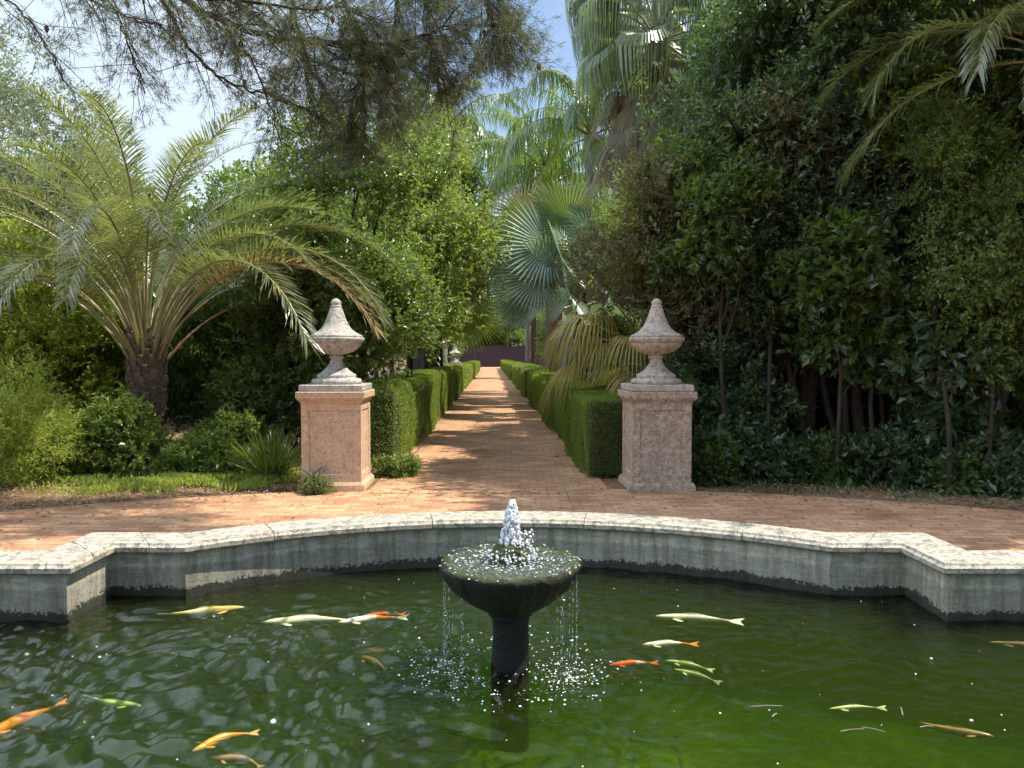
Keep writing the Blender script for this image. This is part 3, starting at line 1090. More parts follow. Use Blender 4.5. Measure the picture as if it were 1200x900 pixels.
sp = link('falling_water', arr_mesh('falling_water', V, Q, smooth=True, mats=[M_FOAM]), loc=ft.location)
tag(sp, 'thin threads and drops of water falling from the fountain bowl rim', 'falling water', kind='stuff')

P = []
for _ in range(1000):
    a = rb.uniform(0, 2 * PI); r = abs(rb.gauss(0.40, 0.12))
    if rb.random() < 0.55: a = rb.gauss(-0.45, 0.4) if rb.random() < 0.62 else rb.gauss(3.5, 0.4)
    P.append((r * math.cos(a), r * math.sin(a), 0.004))
for _ in range(75):      # specks drifting over the whole pond
    P.append((rb.uniform(-2.6, 3.0), rb.uniform(-1.2, 1.7), 0.003))
P = np.array(P)
rd = np.concatenate([0.0009 + 0.0045 * rng.random(1000) ** 3, rng.choice([0.002, 0.003, 0.004, 0.006], 75, p=[.45, .3, .2, .05])])
V, Q = drops(P, rd, np.array([[1.3, 1.3, 0.5]] * len(P)))
t = NT('foam_bubbles')
M_BUB = t.done(t.bsdf((0.85, 0.87, 0.85), 0.3))
fo = link('foam', arr_mesh('foam', V, Q, smooth=True, mats=[M_BUB]), loc=ft.location)
tag(fo, 'white bubbles and specks floating on the pond water', 'foam', kind='stuff')

# ================================================================== pedestals and urns
def pedestal(mat):
    o = empty('stone_pedestal')
    m_ = MB()
    m_.sq([0.42, 0.425, 0.42, 0.405, 0.40, 0.385], [0, 0.01, 0.075, 0.085, 0.10, 0.105])
    m_.build('base_moulding', mat, o)
    # shaft with a sunk panel on each face
    h, z0, z1 = 0.378, 0.105, 1.085
    m_ = MB()
    iw, iz0, iz1, dp = 0.285, 0.20, 1.0, 0.016
    for q in range(4):
        c_, s_ = round(math.cos(q * PI / 2)), round(math.sin(q * PI / 2))
        def T(x, y, z): return (x * c_ - y * s_, x * s_ + y * c_, z)
        y = -h
        o_ = [(-h, z0), (h, z0), (h, z1), (-h, z1)]
        i_ = [(-iw, iz0), (iw, iz0), (iw, iz1), (-iw, iz1)]
        j_ = [(-iw + .012, iz0 + .012), (iw - .012, iz0 + .012), (iw - .012, iz1 - .012), (-iw + .012, iz1 - .012)]
        k_ = [(-iw + .045, iz0 + .045), (iw - .045, iz0 + .045), (iw - .045, iz1 - .045), (-iw + .045, iz1 - .045)]
        vv = [T(x, y, z) for x, z in o_] + [T(x, y, z) for x, z in i_] + [T(x, y + dp, z) for x, z in j_] + [T(x, y + dp, z) for x, z in k_] 
        ff = []
        for r_ in range(3):
            for k in range(4):
                ff.append((r_ * 4 + k, r_ * 4 + (k + 1) % 4, r_ * 4 + 4 + (k + 1) % 4, r_ * 4 + 4 + k))
        ff.append((12, 13, 14, 15))
        m_.add(vv, ff)
    m_.build('shaft', mat, o)
    m_ = MB()
    m_.sq([0.375, 0.388, 0.392, 0.405, 0.418, 0.42, 0.43, 0.435, 0.435, 0.425, 0.30], [1.083, 1.09, 1.105, 1.12, 1.125, 1.14, 1.145, 1.15, 1.222, 1.23, 1.232])
    m_.build('cornice', mat, o)
    return o


def urn(mat, gad=0.035):
    o = empty('stone_urn')
    m_ = MB(); m_.sq([0.352, 0.36, 0.36, 0.35, 0.30], [0, 0.008, 0.070, 0.080, 0.081]); m_.build('plinth', mat, o)
    m_ = MB()
    m_.lathe([(0.285, 0.079), (0.295, 0.09), (0.295, 0.125), (0.28, 0.145), (0.235, 0.155), (0.225, 0.165), (0.232, 0.18), (0.228, 0.20), (0.20, 0.215), (0.185, 0.225),
              (0.15, 0.255), (0.11, 0.30), (0.083, 0.34), (0.068, 0.385), (0.066, 0.405), (0.088, 0.412), (0.090, 0.428), (0.072, 0.436), (0.075, 0.45), (0.11, 0.456), (0.10, 0.47)], 48)
    m_.build('foot', mat, o, smooth=True)
    m_ = MB()
    lob = lambda a, z: 1 + (gad * (abs(math.sin(8 * a)) - 0.5) if 0.485 < z < 0.60 else 0)
    m_.lathe([(0.09, 0.455), (0.12, 0.462), (0.16, 0.475), (0.205, 0.498), (0.245, 0.528), (0.275, 0.56), (0.292, 0.59), (0.296, 0.605), (0.306, 0.608), (0.318, 0.622), (0.326, 0.640), (0.33, 0.652), (0.328, 0.668), (0.30, 0.674), (0.05, 0.674)], 128, fn=lob)
    m_.build('bowl', mat, o, smooth=True)
    m_ = MB()
    m_.lathe([(0.305, 0.673), (0.312, 0.684), (0.30, 0.700), (0.255, 0.722), (0.21, 0.752), (0.172, 0.79), (0.142, 0.84), (0.118, 0.90), (0.097, 0.96), (0.082, 1.01), (0.072, 1.04), (0.066, 1.05), (0.03, 1.055)], 48)
    m_.build('lid', mat, o, smooth=True)
    m_ = MB()
    m_.lathe([(0.05, 1.048), (0.068, 1.056), (0.070, 1.070), (0.056, 1.080), (0.054, 1.092), (0.062, 1.105), (0.060, 1.125), (0.042, 1.150), (0.020, 1.165), (0.004, 1.170)], 32)
    m_.build('finial', mat, o, smooth=True)
    return o


pl = pedestal(M_PED_L); pl.location = pp(-1.95, 9.42, 0.006); pl.scale = (.93, .93, .96); pl.rotation_euler.z = PTH
tag(pl, 'orange weathered stone pedestal by the shrubs, with a small plant growing at its foot', 'pedestal', 'stone pedestals flanking the path')
pr = pedestal(M_PED_R); pr.location = pp(1.97, 9.42, 0.006); pr.scale = (.93, .93, .96); pr.rotation_euler.z = PTH
tag(pr, 'blotchy grey and pink stone pedestal standing in tree shade', 'pedestal', 'stone pedestals flanking the path')
ul = urn(M_URN, 0.03); ul.location = pp(-1.95, 9.42, 1.190); ul.scale = (1.03, 1.03, .96); ul.rotation_euler.z = PTH
tag(ul, 'grey lidded stone urn on the orange pedestal beneath the date palm fronds', 'urn', 'lidded stone urns')
ur = urn(M_URN2, 0.055); ur.location = pp(1.97, 9.42, 1.190); ur.scale = (1.03, 1.03, .96); ur.rotation_euler.z = PTH
tag(ur, 'pinkish lidded stone urn with ribbed bowl on the shaded blotchy pedestal', 'urn', 'lidded stone urns')
pf = kids(pl); pf2 = copy_tree(pf); pf2.location = pp(-2.15, 44, 0.0)
tag(pf2, 'small far pedestal beside the path behind the trimmed hedges', 'pedestal', 'stone pedestals flanking the path')
kids(ul); uf = copy_tree(ul); uf.location = pp(-2.15, 44, 1.184)
tag(uf, 'small pale urn seen far down the path above the hedges', 'urn', 'lidded stone urns')

# pillars, end wall
t = NT('blue_grey_render')
g = t.coords(); n1 = t.noise(g, 4, 7, 0.7); n2 = t.noise(g, 40, 3)
bt = t.n('ShaderNodeTexBrick'); bt.inputs['Scale'].default_value = 1; bt.inputs['Brick Width'].default_value = 0.6; bt.inputs['Row Height'].default_value = 0.3; bt.inputs['Mortar Size'].default_value = 0.012
bt.inputs['Color1'].default_value = (0.17, 0.19, 0.22, 1); bt.inputs['Color2'].default_value = (0.21, 0.23, 0.26, 1); bt.inputs['Mortar'].default_value = (0.10, 0.11, 0.13, 1)
mpv = t.coords(rot=(R(90), 0, 0)); t.l(mpv, bt.inputs['Vector'])
M_PIL = t.done(t.bsdf(t.mix(0.7, bt.outputs['Color'], t.ramp(n1, [(0.3, 0.6), (0.7, 1.2)]), 'MULTIPLY'), 0.9, t.bump(n2, 0.5, 0.01)))
def pillar(p, label):
    o = empty('garden_pillar', p, PTH)
    m_ = MB(); m_.box(-0.32, 0.32, -0.32, 0.32, 0, 0.14); m_.build('base', M_PIL, o)
    m_ = MB(); m_.box(-0.28, 0.28, -0.28, 0.28, 0.142, 2.55, 0.012); m_.build('shaft', M_PIL, o)
    m_ = MB(); m_.sq([0.30, 0.33, 0.33, 0.30, 0.1], [2.552, 2.57, 2.66, 2.69, 2.74]); m_.build('cap', M_PIL, o)
    tag(o, label, 'pillar', 'grey pillars beside the path')
pillar(pp(-2.3, 24.2), 'blue grey stone pillar on the far side of the hedge behind the orange pedestal')
pillar(pp(2.38, 24.6), 'blue grey stone pillar beside the brown palm trunk')
t = NT('maroon_paint')
M_MAR = t.done(t.bsdf(t.ramp(t.noise(t.coords(), 2, 6), [(0.3, (0.035, 0.018, 0.024)), (0.7, (0.055, 0.026, 0.034))]), 0.8))
o = empty('garden_wall', pp(0, 119, 0), PTH)
m_ = MB(); m_.box(-9, 9, 0, 0.3, 0, 3.1); m_.build('wall_face', M_MAR, o)
m_ = MB(); m_.box(-9.05, 9.05, -0.05, 0.35, 3.102, 3.25); m_.build('capping', M_MAR, o)
tag(o, 'dark maroon wall closing the far end of the brick path', 'wall')

# ================================================================== koi
def koimat(name, c1, c2, s=6.0, th=0.5, c3=None):
    t = NT(name)
    g = t.coords()
    n1 = t.noise(g, s, 3, 0.5, 0.3)
    col = t.ramp(n1, [(th - 0.02, c1), (th + 0.02, c2)])
    if c3:
        col = t.mix(t.ramp(t.noise(g, s * 1.7, 3), [(0.6, 0.0), (0.63, 1.0)]), col, c3)
    return t.done(t.bsdf(col, 0.25, spec=0.6))
K_OR = koimat('koi_orange', (0.75, 0.17, 0.012), (0.60, 0.22, 0.03), 9)
K_YW = koimat('koi_cream', (0.72, 0.52, 0.20), (0.82, 0.72, 0.50), 5)
K_WH = koimat('koi_white', (0.9, 0.83, 0.70), (0.9, 0.86, 0.76), 5)
K_WO = koimat('koi_white_orange', (0.88, 0.84, 0.75), (0.85, 0.26, 0.03), 5, 0.55)
K_RD = koimat('koi_red', (0.75, 0.12, 0.03), (0.80, 0.55, 0.45), 8, 0.6)
K_GR = koimat('koi_pale', (0.50, 0.60, 0.25), (0.68, 0.72, 0.45), 9)
K_BR = koimat('koi_brown', (0.30, 0.19, 0.09), (0.42, 0.24, 0.08), 7)
K_GO = koimat('koi_gold_black', (0.70, 0.32, 0.04), (0.55, 0.30, 0.10), 5, 0.5, (0.03, 0.02, 0.02))


def koi(px, py, px2, py2, mat, label, depth=0.02, bend=0.06, fat=1.0):
    depth += 0.024 if mat in (K_WH, K_WO, K_YW) else 0.048; fat *= 0.72
    """fish from head pixel to tail pixel on the water plane"""
    h, tl = gnd(px, py, WZ), gnd(px2, py2, WZ)
    d = tl - h; Lf = min(max(d.length, 0.3), 0.75)
    o = empty('koi_fish', (h.x, h.y, WZ - depth), math.atan2(d.y, d.x), 1)
    K, NR = 18, 12
    ws = np.interp(np.linspace(0, 1, K), [0, 0.05, 0.15, 0.35, 0.6, 0.85, 1], [0.008, 0.035, 0.062, 0.078, 0.062, 0.026, 0.014]) * Lf * fat
    hs = ws * np.interp(np.linspace(0, 1, K), [0, 0.3, 1], [0.9, 1.05, 1.7])
    tt = np.linspace(0, 0.84, K)
    cx = tt * Lf; cy_ = bend * Lf * np.sin(tt * 4.4) * tt * 1.6
    th = np.arctan2(np.gradient(cy_), np.gradient(cx))
    m_ = MB(); vv = []
    for i in range(K):
        for k in range(NR):
            a = 2 * PI * k / NR
            oy = ws[i] * math.cos(a); oz = hs[i] * math.sin(a)
            vv.append((cx[i] - oy * math.sin(th[i]), cy_[i] + oy * math.cos(th[i]), oz - hs[6]))
    ff = [(i * NR + k, i * NR + (k + 1) % NR, (i + 1) * NR + (k + 1) % NR, (i + 1) * NR + k) for i in range(K - 1) for k in range(NR)]
    ff += [tuple(range(NR - 1, -1, -1)), tuple((K - 1) * NR + k for k in range(NR))]
    m_.add(vv, ff); m_.build('body', mat, o, smooth=True)
    c_, s_ = math.cos(th[-1]), math.sin(th[-1])
    def fin(name, base, pts, dz=0.004):
        m_ = MB()
        vv = [(x, y, z + s * dz / 2) for s in (1, -1) for x, y, z in [base] + pts]
        q = len(pts) + 1
        ff = [(0, i, i + 1) for i in range(1, q - 1)] + [(q, q + i + 1, q + i) for i in range(1, q - 1)]
        ff += [(i, (i + 1) % q, (i + 1) % q + q, i + q)[::-1] for i in range(q)]
        m_.add(vv, ff); m_.build(name, mat, o)
    bx, by, bz = cx[-1] - 0.01 * Lf, cy_[-1], -hs[6]
    tp = [(0.02, 0.015), (0.09, 0.04), (0.17, 0.06), (0.12, 0.012), (0.17, -0.04), (0.09, -0.03), (0.02, -0.015)]
    fin('tail_fin', (bx, by, bz), [(bx + Lf * (x * c_ - y * s_), by + Lf * (x * s_ + y * c_), bz + Lf * y * 0.5) for x, y in tp])
    for s in (1, -1):
        x0_, y0_ = cx[4], cy_[4] + s * ws[4] * 0.9
        fin('pectoral_fin', (x0_, y0_, -hs[6] - 0.01 * Lf), [(x0_ + Lf * a_, y0_ + s * Lf * b_, -hs[6] - 0.015 * Lf) for a_, b_ in ([(0.0, 0.01), (0.05, 0.06), (0.10, 0.075), (0.12, 0.055), (0.06, 0.005)])])
    i0, i1 = 6, 12
    m_ = MB()
    vv = []
    for j, i in enumerate(range(i0, i1)):
        zt = hs[i] - hs[6]; hh = Lf * 0.014 * math.sin((j + 0.6) / (i1 - i0) * PI) 
        vv += [(cx[i], cy_[i] - 0.002, zt - 0.004), (cx[i] + 0.02 * Lf, cy_[i] - 0.001, zt + hh), (cx[i] + 0.02 * Lf, cy_[i] + 0.001, zt + hh), (cx[i], cy_[i] + 0.002, zt - 0.004)]
    q = i1 - i0
    m_.add(vv, [(a * 4 + k, (a + 1) * 4 + k, (a + 1) * 4 + (k + 1) % 4, a * 4 + (k + 1) % 4) for a in range(q - 1) for k in range(4)] + [(0, 1, 2, 3), ((q - 1) * 4 + 3, (q - 1) * 4 + 2, (q - 1) * 4 + 1, (q - 1) * 4)])
    m_.build('dorsal_fin', mat, o)
    tag(o, label, 'koi', 'koi swimming in the pool')
    return o

koi(-30, 850, 78, 806, K_OR, 'bright orange koi entering at the near left edge of the pool', -0.004, 0.03, 0.95)
koi(286, 703, 184, 713, K_YW, 'cream and yellow koi alone near the curved wall', 0.0, 0.03, 0.8)
koi(306, 720, 425, 716, K_WH, 'long white koi beside the red and white one', 0.0, 0.04, 0.7)
koi(395, 722, 478, 714, K_WO, 'white koi with orange patches just behind the long white koi', 0.0, 0.06, 0.7)
koi(425, 711, 472, 708, K_RD, 'small red koi between white koi and fountain', 0.0, 0.05, 1.0)
koi(768, 714, 872, 720, K_WH, 'slim ivory koi in dark water beyond the fountain, with a tan tail', -0.002, 0.03, 0.7)
koi(752, 747, 818, 745, K_WO, 'orange headed koi with white body in front of the ivory koi', 0.004, 0.05, 0.85)
koi(714, 764, 748, 762, K_RD, 'dark red koi close to the falling water', 0.012, 0.04, 1.0)
koi(780, 758, 834, 768, K_GR, 'pale greenish white koi swimming slightly under the surface', 0.02, 0.05, 0.8)
koi(790, 768, 828, 778, K_GR, 'smaller pale green koi tucked below the greenish white one', 0.02, 0.05, 0.7)
koi(972, 814, 1030, 812, K_GR, 'pale yellow green koi alone over the bright green water', 0.015, 0.05, 0.6)
koi(1165, 845, 1062, 828, K_BR, 'brown koi in the near green water with its head to the side wall', 0.008, 0.05, 0.8)
koi(1160, 741, 1245, 748, K_BR, 'dim brown koi in dark water below the right wall corner', 0.0, 0.04, 0.6)
koi(225, 866, 300, 840, K_GO, 'golden and black koi twisting at the surface in the near ripples', -0.012, 0.12, 1.1)
koi(246, 868, 300, 874, K_BR, 'brown gold koi lying just under the twisting golden one', 0.012, 0.1, 1.0)
koi(165, 806, 95, 797, K_GR, 'faint pale green koi beside the tail of the bright orange koi', 0.03, 0.05, 0.8)
koi(420, 750, 450, 762, K_BR, 'faint brown koi under ripples between white koi and fountain stem', 0.03, 0.05, 1.2)

# ================================================================== vegetation
B_DARK = barkmat('dark_bark', (0.018, 0.014, 0.011), (0.06, 0.048, 0.036))
B_BROWN = barkmat('brown_bark', (0.05, 0.032, 0.022), (0.12, 0.08, 0.055))
B_PALM = barkmat('palm_bark', (0.05, 0.037, 0.028), (0.19, 0.14, 0.10), 14, 1.6, 1.0)
B_GREY = barkmat('grey_bark', (0.14, 0.12, 0.10), (0.28, 0.25, 0.21), 8, 2.5)
B_FIBER = barkmat('palm_fibre', (0.16, 0.09, 0.04), (0.34, 0.20, 0.09), 12, 0.4)

LV_MID = leafmat('leaf_mid_green', (0.04, 0.072, 0.018), (0.09, 0.14, 0.034), (0.36, 0.48, 0.07), 0.34, 0.30)
LV_BRT = leafmat('leaf_bright_green', (0.06, 0.105, 0.022), (0.13, 0.19, 0.042), (0.46, 0.56, 0.09), 0.36, 0.33)
LV_YEL = leafmat('leaf_yellow_green', (0.13, 0.18, 0.03), (0.25, 0.30, 0.06), (0.62, 0.70, 0.12), 0.45, 0.5)  # leaf tone brightened to stand in for sunlight on plants left in shade
LV_DRK = leafmat('leaf_dark_green', (0.022, 0.042, 0.020), (0.058, 0.088, 0.038), (0.22, 0.34, 0.06), 0.28, 0.28, (0.15, 0.17, 0.05), 0.93)
LV_DK2 = leafmat('leaf_deep_green', (0.022, 0.042, 0.014), (0.055, 0.088, 0.022), (0.28, 0.40, 0.05), 0.32, 0.36)
LV_OLV = leafmat('leaf_olive', (0.07, 0.085, 0.035), (0.13, 0.155, 0.06), (0.38, 0.45, 0.12), 0.35, 0.5)
LV_BRN = leafmat('leaf_bronze', (0.06, 0.055, 0.028), (0.105, 0.09, 0.045), (0.34, 0.28, 0.09), 0.3, 0.5, (0.05, 0.085, 0.03), 0.5)
LV_HDG = leafmat('leaf_hedge', (0.06, 0.10, 0.014), (0.15, 0.205, 0.032), (0.45, 0.58, 0.06), 0.35, 0.45)
LV_GRY = leafmat('leaf_grey_green', (0.10, 0.12, 0.075), (0.18, 0.21, 0.13), (0.35, 0.42, 0.2), 0.35, 0.5)
PN = leafmat('pine_needles', (0.045, 0.065, 0.028), (0.095, 0.125, 0.055), (0.20, 0.22, 0.07), 0.25, 0.5, (0.13, 0.10, 0.055), 0.88)
FR_DATE = leafmat('frond_date', (0.05, 0.07, 0.028), (0.13, 0.145, 0.06), (0.36, 0.42, 0.10), 0.27, 0.26, (0.30, 0.25, 0.12), 0.9)
FR_DATD = leafmat('frond_date_old', (0.26, 0.20, 0.09), (0.36, 0.29, 0.15), (0.5, 0.4, 0.15), 0.35, 0.5)
FR_QN = leafmat('frond_queen', (0.035, 0.07, 0.018), (0.085, 0.135, 0.03), (0.32, 0.46, 0.07), 0.32, 0.28)
FR_BLU = leafmat('frond_blue', (0.17, 0.24, 0.17), (0.31, 0.38, 0.29), (0.30, 0.42, 0.18), 0.3, 0.35)
FR_SAB = leafmat('frond_fan_green', (0.07, 0.12, 0.04), (0.14, 0.20, 0.06), (0.50, 0.58, 0.10), 0.4, 0.32)
FR_WAS = leafmat('frond_washington', (0.035, 0.06, 0.022), (0.085, 0.115, 0.042), (0.30, 0.40, 0.09), 0.28, 0.3)
FR_DED = leafmat('frond_dead', (0.075, 0.07, 0.035), (0.165, 0.14, 0.075), (0.3, 0.2, 0.1), 0.2, 0.7)
FR_YEL = leafmat('frond_yellowing', (0.20, 0.20, 0.06), (0.38, 0.30, 0.09), (0.6, 0.5, 0.1), 0.4, 0.4)
PET = leafmat('petiole', (0.17, 0.17, 0.07), (0.24, 0.22, 0.10), (0.2, 0.2, 0.1), 0.05, 0.4)
PET_B = leafmat('petiole_brown', (0.15, 0.10, 0.06), (0.22, 0.15, 0.09), (0.2, 0.1, 0.1), 0.05, 0.6)

G_TREE = 'broadleaf trees along the garden path'

# ---------------------------------------------------------------- hedges
def hedge_mesh(Lx, Wy, Hz, leaf, dens, seed, loose=0.0):
    """Lx across, Wy along the path; base at z=0, centred"""
    r_ = np.random.default_rng(seed)
    areas = [(Lx * Hz, 0, -1), (Lx * Hz, 0, 1), (Wy * Hz, 1, -1), (Wy * Hz, 1, 1), (Lx * Wy, 2, 1)]
    Ps, Ns = [], []
    for A, ax, sg in areas:
        k = int(A * dens)
        a, b = r_.random(k), r_.random(k)
        if ax == 0:
            P = np.stack([(a - .5) * Lx, np.full(k, sg * Wy / 2), b * Hz], 1); N = np.array([0, sg, 0.0])
        elif ax == 1:
            P = np.stack([np.full(k, sg * Lx / 2), (a - .5) * Wy, b * Hz], 1); N = np.array([sg, 0, 0.0])
        else:
            P = np.stack([(a - .5) * Lx, (b - .5) * Wy, np.full(k, Hz)], 1); N = np.array([0, 0, 1.0])
        Ps.append(P); Ns.append(np.repeat(N[None], k, 0))
    P = np.concatenate(Ps); N = np.concatenate(Ns)
    q = r_.uniform(0, 6, 8)
    lump_ = 1.7 * (np.sin(P[:, 0] * 5 + q[0]) * np.sin(P[:, 2] * 6 + q[1]) + np.sin(P[:, 1] * 4.3 + q[2]) * np.sin(P[:, 2] * 3.7 + q[3]) + np.sin(P[:, 0] * 9 + P[:, 1] * 11 + q[4])) * 0.014
    depth = np.abs(r_.normal(0, 1, len(P))) * 0.022 - 0.01 - loose * np.abs(r_.normal(0, 0.05, len(P)))
    # round the upper edges a little
    e = np.maximum(0, np.abs(P[:, 0]) / (Lx / 2) - 0.8) * np.maximum(0, P[:, 2] / Hz - 0.88) * (1 + loose * 6)
    P = P + N * (lump_ - depth)[:, None]
    P[:, 2] -= e * 0.9
    D = unit(N * 0.8 + r_.normal(0, 0.6, P.shape) + np.array([0, 0, 0.45]))
    NN = unit(N * 0.7 + r_.normal(0, 0.5, P.shape))
    V, Q = leaf_quads(P, D, NN, leaf * r_.uniform(0.7, 1.3, len(P)), leaf * 0.62 * r_.uniform(0.8, 1.2, len(P)))
    lum = np.clip(0.5 * r_.random(len(P)) + 0.3 * r_.random(len(P)) + 0.2 * (P[:, 2] > Hz * 0.9), 0, 1)  # leaves near the top coloured lighter, in place of light falling there
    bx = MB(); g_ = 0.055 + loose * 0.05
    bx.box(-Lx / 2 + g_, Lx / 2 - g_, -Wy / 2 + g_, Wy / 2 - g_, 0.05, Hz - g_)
    for sx in (-.25, .2):
        for k in range(max(1, int(Wy / .6))):
            bx.box(Lx * sx - .015, Lx * sx + .015, -Wy / 2 + .25 + k * .6, -Wy / 2 + .28 + k * .6, -.02, .1)
    Vb = np.array(bx.v); Qb = np.array(bx.f)
    return arr_mesh('hedge_block', np.concatenate([Vb, V]), np.concatenate([Qb, Q + len(Vb)]), np.concatenate([np.zeros(len(Qb)), lum]),
                    mats=[LV_HDG, M_CORE], mi=np.concatenate([np.ones(len(Qb)), np.zeros(len(Q))]))


t = NT('hedge_core')
M_CORE = t.done(t.bsdf((0.030, 0.034, 0.014), 0.95))  # dark green core box behind the leaves, also used for the stems
ORD = ['first', 'second', 'third', 'fourth', 'fifth', 'sixth', 'seventh', 'eighth', 'ninth', 'tenth', 'eleventh', 'twelfth', 'thirteenth', 'fourteenth', 'fifteenth', 'sixteenth', 'seventeenth', 'eighteenth', 'nineteenth', 'twentieth', 'twenty-first', 'twenty-second', 'twenty-third', 'twenty-fourth', 'twenty-fifth', 'twenty-sixth']
nearR = [hedge_mesh(0.95, 3.0, 1.03, 0.021, 5200, s) for s in (1, 2)]
midH = [hedge_mesh(0.9, 3.2, 1.08, 0.034, 1500, s) for s in (3, 4)]
farH = [hedge_mesh(0.9, 4.6, 1.10, 0.07, 300, s) for s in (5, 6)]
nearL = hedge_mesh(0.85, 3.4, 1.10, 0.026, 3600, 8, 0.7)
# right row: a continuous line of blocks
y = 10.0; i = 0
while y < 100:
    if i < 4: me, ln_ = nearR[i % 2], 3.0
    elif y < 45: me, ln_ = midH[i % 2], 3.2
    else: me, ln_ = farH[i % 2], 4.6
    o = link('hedge_block', me, loc=pp(1.24 + 0.46 + (0.07 if i % 2 else -0.03), y + ln_ / 2, 0.0), rot=(0, 0, PTH + random.choice([0, PI]) + random.uniform(-.004, .004)), scale=(random.uniform(0.94, 1.06), 1, random.uniform(0.95, 1.08)))
    tag(o, f'clipped hedge block, {ORD[i]} from the shaded pedestal on the long unbroken side', 'hedge', 'clipped hedge blocks lining the path')
    y += ln_ + 0.2; i += 1
y = 11.3; i = 0
row = [(3.6, nearL, 0.0, 1.0, 3.4), (2.3, nearR[0], 0.03, 1.07, 3.0), (3.4, nearR[1], -0.01, 1.15, 3.0), (3.2, midH[0], 0.03, 1.08, 3.2), (4.0, midH[1], 0.02, 1.10, 3.2), (4.6, midH[0], 0.08, 1.02, 3.2), (4.2, midH[1], 0.02, 1.05, 3.2), (6.0, farH[0], 0.05, 1.0, 4.6), (6, farH[1], 0.04, 1.02, 4.6)] + [(6, farH[j % 2], 0.04, 1.0, 4.6) for j in range(6)]
for ln_, me, dx, hs_, own in row:
    o = link('hedge_block', me, loc=pp(-1.42 - 0.44 + dx, y + ln_ / 2, 0.0), rot=(0, 0, PTH), scale=(1, (ln_ - 0.12) / own, hs_))
    tag(o, 'loose pale green hedge block directly behind the orange pedestal' if i == 0 else f'clipped hedge block, {ORD[i]} along from the orange pedestal', 'hedge', 'clipped hedge blocks lining the path')
    y += ln_ + (0.25 if i in (5, 6) else 0.06); i += 1

# ---------------------------------------------------------------- date palm on the left
def palm(name, label, loc, fronds, trunk, group=None, rz=0.0, cat='palm tree'):
    """fronds: list of (mesh, az deg, base z, base r, scale, tilt deg); trunk: (pts, radii, mat)"""
    o = empty(name, loc, rz)
    V, Q = tube_arr(*trunk[:2], 14)
    if len(trunk) > 3:
        V = V + rng.normal(0, trunk[3], V.shape)
    link('trunk', arr_mesh('trunk', V, Q, smooth=True, mats=[trunk[2]]), o)
    for me, az, bz, br, s, tl in fronds:
        a = R(az)
        f = link('frond', me, o, loc=(br * math.cos(a), br * math.sin(a), bz), scale=s)
        f.rotation_euler = (Matrix.Rotation(a, 4, 'Z') @ Matrix.Rotation(R(-tl), 4, 'Y')).to_euler()
    tag(o, label, cat, group)
    return o


dm = [FR_DATE, PET]
DATE = {}
for key, a0, bend in (('up', 88, 82), ('hi', 81, 108), ('mid', 72, 122), ('low', 62, 132), ('drp', 50, 128)):
    DATE[key] = [feather_frond(4.5, a0, bend, 140, 0.50, 0.0145, 0.30, dm if key != 'drp' else [FR_DATD, PET_B], vee=0.55, ang=58, droop=0.22, rr=0.020, side=s, jit=0.28) for s in (0.25, -0.2)]
base = gnd(174, 548)
fr = []
ga = 0
rr_ = random.Random(12)
for i in range(50):
    ga += 137.5
    u = i / 49
    key = 'up' if u < 0.10 else 'hi' if u < 0.36 else 'mid' if u < 0.68 else 'low' if u < 0.92 else 'drp'
    if key == 'drp' and 190 < ga % 360 < 350: key = 'low'
    fr.append((DATE[key][i % 2], ga + rr_.uniform(-8, 8), 1.92 - 0.5 * u, 0.04 + 0.13 * u, rr_.uniform(0.84, 1.0), rr_.uniform(-6, 6)))
fr.append((DATE['mid'][0], -6, 1.6, 0.15, 1.0, 0)); fr.append((DATE['mid'][1], 176, 1.65, 0.15, 1.02, 3))
fr.append((DATE['low'][1], -14, 1.5, 0.16, 1.02, 4)); fr.append((DATE['low'][0], 192, 1.5, 0.16, 1.0, 4)); fr.append((DATE['drp'][0], -22, 1.45, 0.17, 0.98, 12))
dp = palm('date_palm', 'arching date palm with olive fronds and stout dark trunk beside the orange pedestal', base, fr,
     ([(0.12, 0, -0.1), (0.11, 0, 0.3), (0.08, 0, 0.6), (0.02, 0, 0.8), (0, 0, 1.2), (0, 0, 1.6), (0, 0, 1.85), (0, 0, 2.0)], [0.12, 0.12, 0.13, 0.20, 0.24, 0.23, 0.18, 0.06], B_PALM, 0.012))
# old leaf bases as scales hugging the trunk
m_ = MB()
for i in range(90):
    a = i * 2.39996; z = 0.75 + 1.05 * i / 90
    r = 0.22 if z < 1.5 else 0.20
    ca, sa = math.cos(a), math.sin(a)
    wv = 0.055; hh = rr_.uniform(0.16, 0.30)
    def q(dr, ds, dz): return (ca * (r + dr) - sa * ds, sa * (r + dr) + ca * ds, z + dz)
    m_.add([q(-.05, -wv, -.02), q(-.05, wv, -.02), q(.01, wv, 0), q(.01, -wv, 0), q(.04, -wv * .6, hh), q(.04, wv * .6, hh), q(.065, wv * .5, hh - .02), q(.065, -wv * .5, hh - .02)],
           [(0, 1, 2, 3), (0, 3, 7, 4), (1, 5, 6, 2), (3, 2, 6, 7), (4, 7, 6, 5), (0, 4, 5, 1)])
m_.build('leaf_bases', B_PALM, dp)

